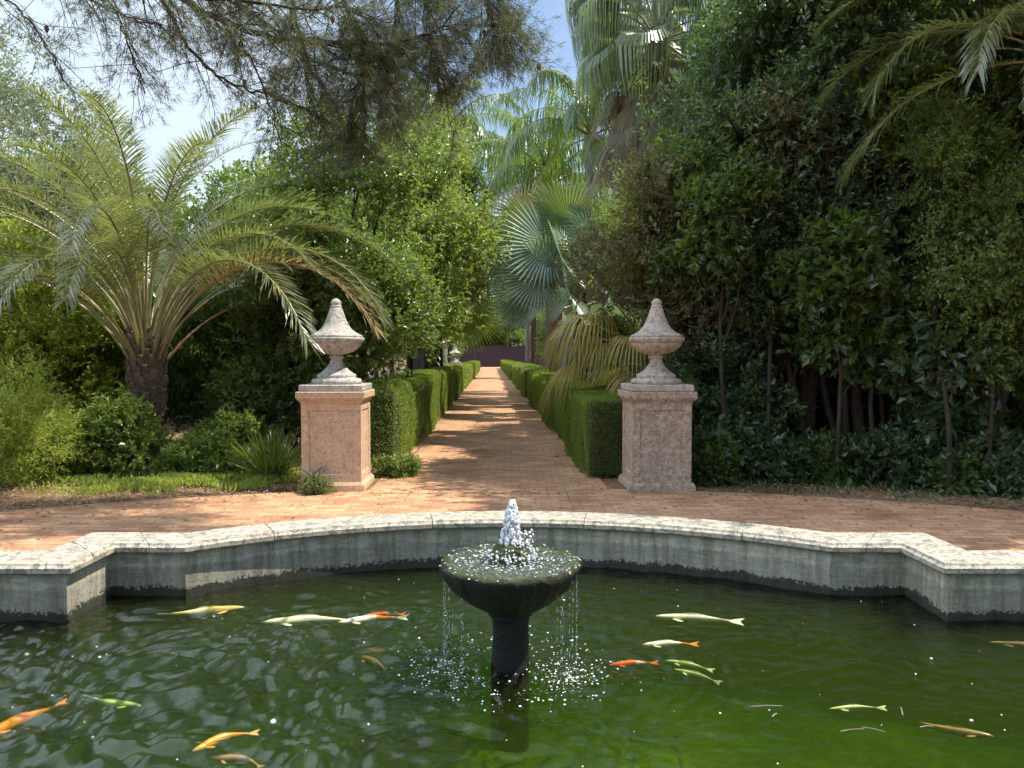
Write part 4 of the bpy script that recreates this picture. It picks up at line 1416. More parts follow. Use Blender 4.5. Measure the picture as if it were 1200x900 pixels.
# ---------------------------------------------------------------- queen palms (centre, arching, drooping leaflets)
qm = [FR_QN, PET]
QN = {}
for key, a0, bend in (('hi', 80, 80), ('mid', 60, 110), ('low', 30, 100), ('drp', 0, 75)):
    QN[key] = [feather_frond(3.6, a0, bend, 62, 0.72, 0.036, 0.15, qm, vee=0.1, ang=62, droop=0.95, rr=0.024, side=s, jit=0.35) for s in (0.2, -0.25)]
def queen_palm(label, loc, h, n=24, tr=0.13, sc_=1.0, group='feathery palms along the path', bark=B_GREY, seed=0, crown_shaft=True):
    q_ = random.Random(seed + 50)
    fr = []; ga = q_.uniform(0, 360)
    for i in range(n):
        ga += 137.5; u = i / (n - 1)
        key = 'hi' if u < 0.25 else 'mid' if u < 0.6 else 'low' if u < 0.88 else 'drp'
        fr.append((QN[key][i % 2], ga, h - 0.05 - 0.35 * u, 0.06, sc_ * q_.uniform(0.85, 1.08), q_.uniform(-6, 6)))
    lx = q_.uniform(-.2, .2)
    o = palm('queen_palm', label, loc, fr, ([(lx, 0, -.1), (lx * .8, 0, h * .3), (lx * .3, 0, h * .7), (0, 0, h - .6), (0, 0, h + .05)], [tr * 1.4, tr, tr * .85, tr * .8, tr * .3], bark), group)
    m_ = MB(); m_.lathe([(tr * .8, h - 1.3), (tr * 1.35, h - 1.1), (tr * 1.2, h - .5), (tr * .6, h)], 12); m_.build('crownshaft', B_FIBER, o, smooth=True)
    return o

queen_palm('tall queen palm with orange brown boot fibres under its drooping crown', pp(2.4, 33), 9.2, 28, 0.24, 1.3, seed=1)
queen_palm('queen palm leaning its pale fronds into the open sky gap', pp(-2.6, 40), 13.0, 26, 0.2, 1.5, seed=2)
queen_palm('slim queen palm behind the hedge beyond the left blue grey pillar', pp(-2.7, 31), 7.8, 22, 0.10, 1.0, seed=3)
queen_palm('distant queen palm closing the view above the path', pp(2.8, 58), 15, 22, 0.2, 1.7, seed=4)
queen_palm('queen palm showing bright fronds above the blue fan palm', pp(3.4, 27), 9.6, 24, 0.16, 1.15, seed=6)

# ---------------------------------------------------------------- fan palms
BLU = [fan_frond(1.15, 1.25, 46, a0, b, sp, droop=0.05, cup=c_, split=0.62, mats=[FR_BLU, PET], rr=0.028, roll=rl) for a0, b, sp, c_, rl in ((75, 20, 290, 0.5, 0), (62, 25, 300, 0.35, 55), (45, 25, 300, 0.25, -60), (25, 25, 300, .3, 70))]
BLF = [fan_frond(1.2, 1.3, 48, a0, b, 300, droop=0.04, cup=.15, split=0.6, mats=[FR_BLU, PET], rr=0.028, roll=rl) for a0, b, rl in ((35, 15, 75), (60, 15, 75), (28, 20, 75))]
BLG = [fan_frond(1.5, 1.1, 46, a0, b, 290, droop=0.04, cup=.15, split=0.6, mats=[m__, PET], rr=0.028, roll=rl) for a0, b, rl, m__ in ((84, 6, 80, FR_SAB), (78, 8, -78, FR_BLU), (12, 30, 72, FR_BLU))]
SAB = [fan_frond(1.2, 1.1, 44, a0, b, sp, droop=0.25, cup=c_, split=0.5, mats=[FR_SAB, PET], rr=0.022, roll=rl) for a0, b, sp, c_, rl in ((72, 25, 280, 0.5, 20), (45, 40, 290, 0.3, -60), (10, 40, 280, 0.2, 50))]
SBF = [fan_frond(1.1, 1.15, 44, a0, b, 290, droop=0.12, cup=0.15, split=0.5, mats=[m__, PET], rr=0.022, roll=rl) for a0, b, rl, m__ in ((15, 35, 70, FR_SAB), (55, 25, 72, FR_YEL))]
WAS = [fan_frond(1.1, 1.15, 42, a0, b, 260, droop=0.2, cup=0.25, split=0.45, mats=[FR_WAS, PET], rr=0.022, tipd=td) for a0, b, td in ((75, 25, 0.5), (45, 40, 0.8), (10, 45, 0.9), (-25, 35, 0.7))]
DED = [fan_frond(1.0, 1.05, 30, a0, b, 150, droop=0.3, cup=0.3, split=0.3, mats=[FR_DED, PET_B], rr=0.018, tipd=0.45) for a0, b in ((-45, 25), (-62, 15), (-30, 45))]
YLW = [fan_frond(1.1, 1.15, 36, a0, b, 220, droop=0.45, cup=0.3, split=0.35, mats=[FR_YEL, PET], rr=0.018, tipd=0.4) for a0, b in ((40, 45), (5, 35))]

def fan_palm(name, label, loc, h, kinds, n, sc_=1.0, tr=0.16, bark=B_BROWN, group='fan palms along the path', seed=0, extra=(), az0=None):
    q_ = random.Random(seed + 90)
    fr = []; ga = q_.uniform(0, 360) if az0 is None else az0
    for i in range(n):
        ga += 137.5; u = i / max(n - 1, 1)
        k = kinds[min(int(u * len(kinds)), len(kinds) - 1)]
        fr.append((k, ga + q_.uniform(-12, 12), h - 0.35 * u, 0.07, sc_ * q_.uniform(0.85, 1.1), q_.uniform(-8, 8)))
    fr += list(extra)
    return palm(name, label, loc, fr, ([(0, 0, -.1), (0, 0, h * .3), (0.02, 0, h * .7), (0, 0, h)], [tr * 1.25, tr, tr, tr * .6], bark, 0.01), group)

fan_palm('blue_fan_palm', 'silvery blue fan palm spreading over the path from behind the long hedge', pp(2.35, 20.5), 3.3, BLU, 13, 0.95, 0.2, seed=1, extra=[(BLF[0], 178, 3.2, .07, 0.98, 0), (BLF[1], 182, 3.4, .07, 1.15, 0), (BLF[1], 120, 3.5, .07, 1.05, 12), (BLG[0], 170, 3.3, .07, 1.25, 0), (BLG[1], 8, 3.3, .07, 1.2, 0)])
fan_palm('blue_fan_palm', 'silver fan palm with low leaves hanging over the brick path', pp(2.3, 28.5), 3.6, BLU, 14, 1.15, 0.2, seed=5, extra=[(BLF[0], 180, 3.9, .07, 1.15, 0), (BLF[1], 165, 3.9, .07, 1.2, 0), (BLG[2], 182, 3.5, .07, .95, 0)])
fan_palm('green_fan_palm', 'green fan palm on a slim stem hanging over the path beside the blue grey pillar', pp(-1.95, 25.5), 3.4, SAB, 14, 1.1, 0.15, seed=3, extra=[(SBF[0], 5, 3.4, .07, 1.0, 0), (SBF[1], -25, 3.3, .07, 1.0, 0), (SBF[0], 30, 3.3, .07, 1.0, -20)])
fan_palm('green_fan_palm', 'green fan palm filling the far end of the path under the silver palm', pp(-3.0, 55), 5.6, SAB, 14, 1.5, 0.18, seed=4)
fan_palm('blue_fan_palm', 'distant silver fan palm at the narrow end of the path', pp(3.0, 56), 6.0, BLU, 12, 1.5, 0.2, seed=8)
fan_palm('brown_trunk_fan_palm', 'fan palm on a shaggy brown trunk next to the grey pillar', pp(2.0, 24.6), 5.2, SAB, 14, 1.1, 0.2, B_FIBER, seed=12, extra=[(SBF[1], 150, 5.1, .07, 1.35, 0), (SBF[0], 178, 5.0, .07, 1.3, 6)])
fan_palm('yellowing_fan_palm', 'low fan palm with yellowing drooping leaves behind the shaded urn', at(760, 330, 12.3) * Vector((1, 1, 0)), 1.75, [SAB[0], YLW[0], YLW[0], YLW[1]], 15, 0.82, 0.13, seed=6,
         extra=[(YLW[0], 185, 1.7, .07, .95, 0), (YLW[1], 170, 1.6, .07, .9, 5), (YLW[0], 205, 1.7, .07, .95, 8)])

# washingtonia with skirt
wl = at(768, 330, 15.0) * Vector((1, 1, 0))
hW = 7.9
ex = []
q_ = random.Random(33)
for i in range(46):
    ex.append((DED[i % 3], i * 137.5 + q_.uniform(-10, 10), hW - 0.25 - 1.5 * (i / 46), 0.14, q_.uniform(0.8, 1.1), q_.uniform(-6, 16)))
fan_palm('skirted_fan_palm', 'tall shaggy fan palm with a brown skirt of dead leaves', wl, hW, WAS[:3], 22, 0.92, 0.26, seed=2, extra=ex)
fan_palm('skirted_fan_palm', 'tall fan palm behind the skirted one, green crown with few dead leaves', at(735, 330, 24) * Vector((1, 1, 0)), 12.2, WAS, 26, 1.2, 0.24, seed=22, extra=ex[:0])

# feather palms at the right edge
queen = [feather_frond(3.3, a0, b, 95, 0.62, 0.024, 0.2, [FR_DATE, PET], vee=0.45, ang=52, droop=0.35, rr=0.018, side=s, jit=.25) for a0, b, s in ((75, 75, .2), (55, 100, -.2), (30, 100, .2), (5, 70, -.1))]
def feather_palm(label, loc, h, n, s, seed, extra=()):
    q_ = random.Random(seed); fr = []; ga = q_.uniform(0, 360)
    for i in range(n):
        ga += 137.5; u = i / (n - 1)
        fr.append((queen[min(int(u * 4), 3)], ga, h - .3 * u, .08, s * q_.uniform(.85, 1.05), q_.uniform(-5, 5)))
    return palm('feather_palm', label, loc, fr + list(extra), ([(0, 0, -.1), (0, 0, h * .5), (0, 0, h)], [.17, .13, .12], B_BROWN), 'feather palms among the trees')
pR = at(1245, 330, 8.6) * Vector((1, 1, 0))
feather_palm('feather palm reaching into the picture high at the upper right corner', pR, 5.1, 22, 0.85, 5, [(queen[1], 172, 5.0, .08, .85, 0), (queen[2], 186, 4.9, .08, .8, 0), (queen[2], 160, 4.9, .08, .85, 6)])
feather_palm('young dark feather palm hidden inside the shaded thicket', at(1090, 400, 11.5) * Vector((1, 1, 0)), 1.9, 12, 0.62, 7)

# ---------------------------------------------------------------- broadleaf trees
def tree_at(kind, label, px, d, z0, z1, rx, ry, n, mat, bark=B_DARK, k=26, rc=0.5, ln=0.07, wd=0.036, nl=7, L_=0.2, group=G_TREE, tr=0.09, stems=1, trunk_h=None, x=None, inner=0.35, cat='tree', **lk):
    p = at(px, 400, d) if x is None else Vector((x, d, 0))
    cz, rz_ = (z0 + z1) / 2, (z1 - z0) / 2
    C = ell_clumps((0, 0, cz), (rx, ry, rz_), k, rc, inner)
    C[:, 2] = np.maximum(C[:, 2], C[:, 3] * 0.7)
    o = make_tree(kind, bark, mat, C, n, nl=nl, L_=L_, ln=ln, wd=wd, trunk_h=trunk_h or max(0.4, z0 + rz_ * 0.4), tr=tr, stems=stems, loc=(p.x, p.y, 0), lk=lk)
    tag(o, label, cat, group)
    return o

# left of path
tree_at('broadleaf_tree', 'glossy light green tree directly behind the orange pedestal and its urn', 408, 12.6, 1.3, 5.3, 1.15, 1.3, 11000, LV_MID, k=30, rc=0.55, ln=0.075, wd=0.04)
tree_at('broadleaf_tree', 'taller bright green tree beside the path past the loose hedge block', 478, 17.0, 2.3, 6.6, 1.3, 1.6, 10500, LV_BRT, k=34, rc=0.6, ln=0.09, wd=0.045)
tree_at('broadleaf_tree', 'rounded dark green tree over the clipped hedge near the green fan palm', 497, 23.0, 3.6, 7.6, 1.5, 2.0, 7500, LV_MID, k=30, rc=0.7, ln=0.11, wd=0.055)
tree_at('broadleaf_tree', 'tall thin tree top showing between pine and feathery palms', 520, 33.0, 2.2, 10.5, 1.9, 2.6, 6500, LV_BRT, k=30, rc=0.9, ln=0.15, wd=0.08, L_=0.3)
tree_at('broadleaf_shrub', 'dark leafy shrub with yellow tips filling in behind the orange pedestal', 318, 12.2, 0.1, 2.9, 1.25, 1.0, 10500, LV_DK2, k=26, rc=0.5, ln=0.075, wd=0.04, stems=4, cat='shrub', group='shrubs left of the path', tr=0.04)
tree_at('broadleaf_shrub', 'dark tall shrub just right of the date palm trunk', 252, 13.6, 0.1, 3.0, 1.4, 1.0, 9000, LV_DK2, k=26, rc=0.5, ln=0.07, wd=0.035, stems=4, cat='shrub', group='shrubs left of the path', tr=0.04)
tree_at('broadleaf_shrub', 'feathery light green bush behind the date palm trunk', 120, 13.6, 0.2, 2.9, 1.5, 1.0, 9500, LV_BRT, k=26, rc=0.45, ln=0.06, wd=0.02, stems=4, cat='shrub', group='shrubs left of the path', tr=0.04)
tree_at('broadleaf_shrub', 'tall sunlit yellow green bush at the left edge of the picture', 30, 12.4, 0.3, 3.3, 1.3, 1.1, 9500, LV_YEL, k=26, rc=0.5, ln=0.075, wd=0.045, stems=4, cat='shrub', group='shrubs left of the path', tr=0.04)
tree_at('feathery_bush', 'fine leaved yellow green bush low at the left edge', 12, 9.9, 0.0, 1.25, 0.62, 0.6, 8500, LV_YEL, k=18, rc=0.3, ln=0.055, wd=0.011, nl=9, L_=0.22, stems=5, cat='bush', group='shrubs left of the path', tr=0.015)
tree_at('round_shrub', 'small round leafy shrub in front of the date palm trunk', 130, 10.2, 0.02, 0.95, 0.42, 0.40, 2300, LV_BRT, k=16, rc=0.22, ln=0.07, wd=0.036, nl=7, L_=0.13, stems=5, cat='shrub', group='shrubs left of the path', tr=0.014)
tree_at('round_shrub', 'low dark shrub creeping left of the round leafy one', 88, 10.3, 0.0, 0.42, 0.45, 0.4, 1300, LV_DK2, k=12, rc=0.18, ln=0.06, wd=0.035, nl=7, L_=0.12, stems=4, cat='shrub', group='shrubs left of the path', tr=0.012)
for i, (px, d, h_, lb) in enumerate(((240, 10.9, 0.62, 'upright leafy sprig plant just right of the palm trunk'), (272, 10.7, 0.85, 'taller leafy sprig plant midway between palm trunk and orange pedestal'), (256, 10.3, 0.42, 'short leafy plant at the edge of the green ground cover'), (294, 11.0, 0.5, 'leafy plant leaning beside the strappy shrub'), (226, 10.4, 0.36, 'small leafy plant touching the date palm base'))):
    tree_at('leafy_plant', lb, px, d, 0.0, h_, 0.26, 0.26, 480, LV_BRT, k=8, rc=0.14, ln=0.07, wd=0.038, nl=7, L_=0.12, stems=4, cat='plant', group='small plants around the date palm', tr=0.008)
tree_at('broadleaf_tree', 'loose grey leaved tree standing tall at the upper left', 18, 13.5, 2.2, 7.4, 1.25, 1.4, 5200, LV_GRY, B_GREY, k=30, rc=0.5, ln=0.075, wd=0.028, inner=0.2)
tree_at('broadleaf_tree', 'slender tree with airy top behind the date palm', 95, 17.5, 1.5, 6.7, 1.5, 1.5, 6500, LV_OLV, B_GREY, k=28, rc=0.55, ln=0.085, wd=0.032, inner=0.2)
tree_at('broadleaf_tree', 'bushy tree behind the right hand fronds of the date palm', 285, 18.0, 0.8, 5.6, 1.9, 1.6, 9500, LV_MID, B_GREY, k=30, rc=0.65, ln=0.09, wd=0.05)
tree_at('broadleaf_tree', 'yellow green tree seen through the middle of the date palm', 190, 20.0, 0.8, 5.7, 2.3, 1.8, 9500, LV_YEL, B_GREY, k=30, rc=0.7, ln=0.10, wd=0.05)
tree_at('broadleaf_tree', 'green tree behind the upper left loose one', 60, 22.0, 0.6, 8.4, 2.6, 2.2, 9500, LV_MID, B_GREY, k=34, rc=0.85, ln=0.12, wd=0.06)

# strappy shrub right of the sprigs
m_ = []
nS = 420
a = rng.random(nS) * 2 * PI; el = rng.uniform(0.55, 1.45, nS)
D = np.stack([np.cos(a) * np.cos(el), np.sin(a) * np.cos(el), np.sin(el)], 1)
B_ = np.stack([rng.normal(0, .08, nS), rng.normal(0, .08, nS), np.zeros(nS)], 1)
V, Q, st_ = strips(B_, D, unit(np.cross(D, np.array([0, 0, 1.0]))) * 0 + np.array([0, 0, 1.0]) + rng.normal(0, .3, (nS, 3)), rng.uniform(0.5, 1.0, nS), np.full(nS, 0.013), 4, 0.14)
o = empty('strappy_shrub', gnd(318, 562))
link('foliage', arr_mesh('foliage', V, Q, np.repeat(rng.random(nS), st_), mats=[LV_MID]), o)
m_ = MB(); m_.lathe([(0.12, -0.02), (0.10, 0.05), (0.03, 0.10)], 10); m_.build('rootstock', B_BROWN, o)
tag(o, 'spiky strap leaved shrub close to the left face of the orange pedestal', 'shrub', 'shrubs left of the path')

# plants at pedestal feet
tree_at('foot_plant', 'small dusty green creeper at the foot of the orange pedestal', 366, 8.92, 0.0, 0.22, 0.16, 0.07, 900, LV_OLV, k=9, rc=0.07, ln=0.028, wd=0.012, nl=7, L_=0.06, stems=3, cat='plant', tr=0.004, group=None)
tree_at('foot_plant', 'bright low cushion plant between loose hedge block and orange pedestal', 462, 10.2, 0.0, 0.20, 0.30, 0.22, 1900, LV_BRT, k=12, rc=0.10, ln=0.035, wd=0.014, nl=7, L_=0.07, stems=3, cat='plant', tr=0.004, group=None)

# right of path: the shaded thicket
G_R = 'dense trees right of the path'
tree_at('bronze_tree', 'bronze leaved tree spreading above the shaded urn', 815, 11.2, 1.9, 4.3, 1.15, 0.9, 9500, LV_BRN, k=26, rc=0.5, ln=0.065, wd=0.032, group=G_R, trunk_h=1.6)
tree_at('bright_shrub_tree', 'light green feathery tree above the bronze leaved one', 800, 13.2, 2.6, 4.9, 1.1, 1.1, 8500, LV_BRT, k=22, rc=0.5, ln=0.09, wd=0.022, nl=9, L_=0.26, group=G_R, trunk_h=2.0)
tree_at('dark_tree', 'very tall dark glossy tree dominating the upper right', 950, 10.8, 2.4, 6.9, 1.5, 1.3, 21000, LV_DRK, k=60, rc=0.7, ln=0.085, wd=0.045, group=G_R, tr=0.14, trunk_h=3.5)
tree_at('dark_tree', 'second tall dark tree between the glossy one and the right edge', 1075, 12.6, 2.6, 9.2, 1.9, 1.7, 20000, LV_DRK, k=54, rc=0.75, ln=0.085, wd=0.045, group=G_R, tr=0.13, trunk_h=3.2)
tree_at('dark_tree', 'dark leafy tree filling the middle of the thicket behind the bronze one', 880, 10.9, 1.5, 4.6, 1.35, 1.0, 13000, LV_DK2, k=34, rc=0.5, ln=0.07, wd=0.04, group=G_R, tr=0.07, trunk_h=1.7, stems=3)
tree_at('dark_tree', 'dull green leafy tree in the thicket with thin dark stems', 1000, 10.4, 1.3, 4.4, 1.3, 1.0, 12500, LV_DRK, k=32, rc=0.5, ln=0.075, wd=0.045, group=G_R, tr=0.06, trunk_h=1.7, stems=3)
tree_at('fine_leaf_tree', 'fine leaved tree with pale sunlit sprays at the right edge', 1165, 9.4, 1.6, 4.4, 1.15, 0.9, 13500, LV_MID, k=30, rc=0.42, ln=0.045, wd=0.026, nl=9, L_=0.24, group=G_R, tr=0.06, trunk_h=1.8, stems=2)
tree_at('dark_tree', 'tall dark tree at the upper right behind the feather palm', 1190, 14.0, 2.0, 9.5, 2.2, 2.0, 16000, LV_DK2, k=44, rc=0.8, ln=0.09, wd=0.05, group=G_R, tr=0.12)
tree_at('dark_tree', 'tall green tree behind the shaggy skirted fan palm', 905, 17.0, 2.0, 8.8, 1.5, 1.4, 9500, LV_DK2, k=36, rc=0.85, ln=0.11, wd=0.06, group=G_R, tr=0.12)
# understorey
for i, (px, d, z1, rx, n_, mt, lb) in enumerate((
    (850, 10.6, 1.75, 0.75, 5600, LV_DRK, 'dark undergrowth bush hugging the side of the shaded pedestal'),
    (935, 11.6, 1.7, 0.85, 4200, LV_DK2, 'dark undergrowth bush around the crossing stems'),
    (1010, 12.6, 1.5, 0.9, 3300, LV_DK2, 'open undergrowth bush with sunlit gaps at its base'),
    (1090, 11.2, 1.55, 0.8, 3000, LV_DRK, 'large leaved undergrowth bush beside the thick dark trunk'),
    (1175, 10.3, 1.7, 0.75, 3200, LV_DK2, 'undergrowth bush at the right edge under the fine leaved tree'),
    (800, 13.4, 1.9, 0.8, 4200, LV_DK2, 'bush behind the shaded urn under the yellowing fan palm'),
    (742, 15.5, 2.0, 0.7, 3500, LV_DK2, 'bush leaning over the long hedge beyond the yellowing fan palm'),
    (712, 20.5, 2.6, 0.8, 3600, LV_MID, 'bush behind the long hedge beneath the silvery blue fan palm'))):
    tree_at('undergrowth_bush', lb, px, d, 0.1, z1, rx, 0.6, n_, mt, k=22, rc=0.34, ln=0.08, wd=0.05, stems=5, cat='bush', group='undergrowth bushes right of the path', tr=0.022, trunk_h=0.8)

for i, (px, d, z1, lb) in enumerate(((868, 14.2, 1.3, 'sunlit yellow green bush glimpsed just past the shaded pedestal'), (985, 14.8, 1.2, 'sunlit bush glimpsed low between the forking stems'), (1078, 14.0, 1.5, 'sunlit bush glimpsed left of the thickest trunk'), (1165, 13.4, 1.5, 'sunlit bush glimpsed right of the thickest trunk'))):
    tree_at('sunlit_bush', lb, px, d, 0.05, z1, 0.75, 0.5, 2600, LV_YEL, k=16, rc=0.3, ln=0.07, wd=0.04, stems=4, cat='bush', group='sunlit bushes beyond the thicket', tr=0.015, trunk_h=.5)  # pale yellow leaf colour gives these bushes their sunlit look
for i, (px, d, z1, mt, lb) in enumerate(((842, 9.75, .55, LV_DK2, 'low dark bush touching the right side of the shaded pedestal'), (905, 10.0, .7, LV_DRK, 'low leafy bush on the terrace edge before the slanting stems'), (972, 9.8, .45, LV_DK2, 'smallest low bush on the terrace edge before the forking stems'), (1052, 9.5, .75, LV_DRK, 'low dark bush left of the thickest trunk'), (1128, 9.1, .5, LV_DK2, 'low bush on the terrace edge in front of the thickest trunk'), (1190, 8.9, .8, LV_DRK, 'low dark bush at the right end of the terrace edge'))):
    tree_at('low_bush', lb, px, d, 0.0, z1 * .7, 0.36, 0.25, 1000, mt, k=11, rc=0.15, ln=0.075, wd=0.045, stems=5, cat='bush', group='low bushes along the terrace edge', tr=0.012, trunk_h=.25)
# sprays of other foliage that push out of the dark wall
for i, (px, py, d, r, mt, ln_, wd_, lb) in enumerate((
    (905, 160, 9.9, .42, LV_BRN, .06, .035, 'bronze brown bush top high in the dark trees, over the shaded urn'),
    (1040, 95, 9.6, .42, LV_BRT, .07, .04, 'pale green leafy sapling top beside the tall dark tree'),
    (1120, 175, 8.9, .46, LV_MID, .05, .024, 'green feathery sapling top below the upper right feather palm'),
    (985, 330, 9.5, .45, LV_DK2, .12, .075, 'broad leaved sapling in the middle of the thicket'),
    (1165, 300, 8.8, .52, LV_MID, .05, .03, 'small leaved sapling top at the right edge'),
    (850, 255, 9.9, .45, LV_DK2, .10, .05, 'green sapling top just above and right of the shaded urn'),
    (760, 250, 11.0, .42, LV_YEL, .09, .022, 'bright feathery sapling top leaning from the thicket to the path'),
    (1090, 420, 9.3, .42, LV_DRK, .12, .07, 'broad leaved sapling low beside the thickest trunk'))):
    p = at(px, py, d)
    C = np.concatenate([ell_clumps((0, 0, p.z), (r * 1.3, r * .8, r), 9, r * .42, .2), ell_clumps((.1, .15, p.z - r * 1.6), (r, r * .6, r), 5, r * .4, .2)])
    o = make_tree('sapling', B_DARK, mt, C, 1500, nl=8, L_=.22, ln=ln_, wd=wd_, trunk_h=max(.5, p.z - r * 1.5), tr=.03, limbs=8, loc=(p.x, p.y, 0))
    tag(o, lb, 'sapling', 'saplings in the thicket')

# bare trunks in the thicket
def bare_trunk(label, px, d, r, h, lean, mat=B_DARK, kind='slender_tree'):
    p = at(px, 400, d)
    o = empty(kind, (p.x, p.y, 0))
    P = curve_pts((0, 0, -.05), (lean, 0.1, h), 12, 0.03)
    rr = np.linspace(r, r * .45, 12); rr[0] *= 1.3
    l_ = [tube_arr(P, rr, 9)]
    for j in range(5):
        e = P[5 + j] + np.array([random.uniform(-.7, .7), random.uniform(-.4, .4), random.uniform(.4, 1.0)])
        l_.append(tube_arr(curve_pts(P[5 + j], e, 6, .06), np.linspace(r * .4, .006, 6), 6))
    V, Q = merge(l_)
    link('trunk', arr_mesh('trunk', V, Q, smooth=True, mats=[mat]), o)
    C = np.array([[*(P[-1] + rng.normal(0, .4, 3)), 0.4] for _ in range(7)])
    V, Q, v = crown_leaves(C, 900, 7, .2, .08, .045)
    link('crown', arr_mesh('crown', V, Q, v, mats=[LV_DRK]), o)
    tag(o, label, 'tree', 'slender trunks in the thicket')
C = ell_clumps((1.35, -1.15, 6.6), (2.7, 1.55, 2.1), 60, 0.62, 0.2)
o = make_tree('dark_tree', B_DARK, LV_DRK, C, 22000, nl=7, L_=.2, ln=.095, wd=.05, trunk_h=4.6, tr=.10, limbs=16, loc=(5.65, 9.3, 0))
tag(o, 'tall dark tree on the thickest trunk near the right edge, overhanging the terrace', 'tree', G_R)
bare_trunk('dark trunk forking low in the middle of the thicket', 1018, 10.3, 0.10, 2.9, -0.35)
bare_trunk('slim reddish stem beside the forking dark trunk', 1033, 10.5, 0.035, 3.0, -0.2, B_BROWN)
bare_trunk('slanting brown stem left of the forking dark trunk', 955, 10.7, 0.06, 2.8, -0.7, B_BROWN)
bare_trunk('thin straight stem between the forking trunk and thick trunk', 1062, 11.6, 0.04, 3.4, 0.1)
bare_trunk('slim pale stem leaning left low in the thicket', 938, 11.2, 0.04, 2.6, -0.9, B_GREY)
bare_trunk('thin dark stem just right of the thick dark trunk', 1152, 10.6, 0.045, 3.1, 0.15)

# ---------------------------------------------------------------- trees further back, sharing three meshes
protos = []
for kx, (mt, nm) in enumerate(((LV_MID, 'broadleaf_tree'), (LV_DK2, 'broadleaf_tree'), (LV_BRT, 'broadleaf_tree'))):
    C = ell_clumps((0, 0, 5.2), (2.6, 2.6, 3.6), 40, 1.0, 0.3)
    o = make_tree(nm, B_DARK, mt, C, 7000, nl=7, L_=0.35, ln=0.17, wd=0.09, trunk_h=3.0, tr=0.18)
    kids(o); protos.append(o)
spots = []
for i in range(13):
    yy = 21 + i * 6.6
    spots.append((-0.0267 * yy - 5.8 - random.uniform(0, 1.2), yy, 0.75 + 0.02 * i, 'side'))
    spots.append((-0.0267 * yy + 6.4 + random.uniform(0, 1.2), yy + 3, 0.6 + 0.03 * i, 'side'))
for i in range(12):
    spots.append((-13 - i * 2.6 + random.uniform(-1, 1), 24 + (i % 3) * 7, 0.62 + 0.03 * (i % 4), 'left'))
for i in range(10):
    spots.append((9.5 + i * 2.9 + random.uniform(-1, 1), 18 + (i % 3) * 7, 1.1 + 0.05 * (i % 4), 'right'))
spots += [(-6 + 3.0 * i, 126 + 3 * (i % 2), 1.25, 'side') for i in range(5)] + [(8.6, 9.6, 0.95, 'right'), (10.5, 13.5, 1.1, 'right'), (9.8, 10.8, 0.9, 'right'), (12.5, 10.5, 1.0, 'right'), (-10.5, 12, 0.6, 'left'), (-13, 8, 0.7, 'left'), (-12, 16, 0.6, 'left')]
LB = {'side': ('tall leafy tree in the rows lining the brick path far back', 'rows of leafy trees lining the path'),
      'left': ('low leafy tree in the belt beyond the date palm', 'belt of trees beyond the date palm'),
      'right': ('big leafy tree deep in the wood behind the dark thicket', 'wood behind the dark thicket')}
used = [False] * 3
for i, (x, y, s, k) in enumerate(spots):
    j = i % 3 if k == 'side' else (0, 2)[i % 2] if k == 'left' else 1
    if not used[j]:
        o = protos[j]; used[j] = True
    else:
        o = copy_tree(protos[j])
    o.location = (x, y, 0); o.scale = (s, s, s * random.uniform(.9, 1.12)); o.rotation_euler.z = random.uniform(0, 6)
    tag(o, LB[k][0], 'tree', LB[k][1])

# ---------------------------------------------------------------- overhanging pine
pine = empty('pine_tree', (-6.9, 6.6, 0))
tag(pine, 'pine whose dark needled boughs hang across the top left of the picture', 'pine tree')
O = Vector((-6.9, 6.6, 0))
lst = []
P = curve_pts((0, 0, -.1), (0.9, 0.5, 8.2), 14, .02)
lst.append(tube_arr(P, np.linspace(.26, .10, 14), 12))
prj = lambda px, py, d: np.array(at(px, py, d) - O)
def smooth_path(pts, n):
    pts = np.array(pts); k = len(pts)
    s = np.linspace(0, k - 1, n)
    out_ = []
    for u in s:
        i = min(int(u), k - 2); f = u - i
        p0, p1, p2, p3 = pts[max(i - 1, 0)], pts[i], pts[i + 1], pts[min(i + 2, k - 1)]
        out_.append(0.5 * ((2 * p1) + (-p0 + p2) * f + (2 * p0 - 5 * p1 + 4 * p2 - p3) * f * f + (-p0 + 3 * p1 - 3 * p2 + p3) * f ** 3))
    return np.array(out_)
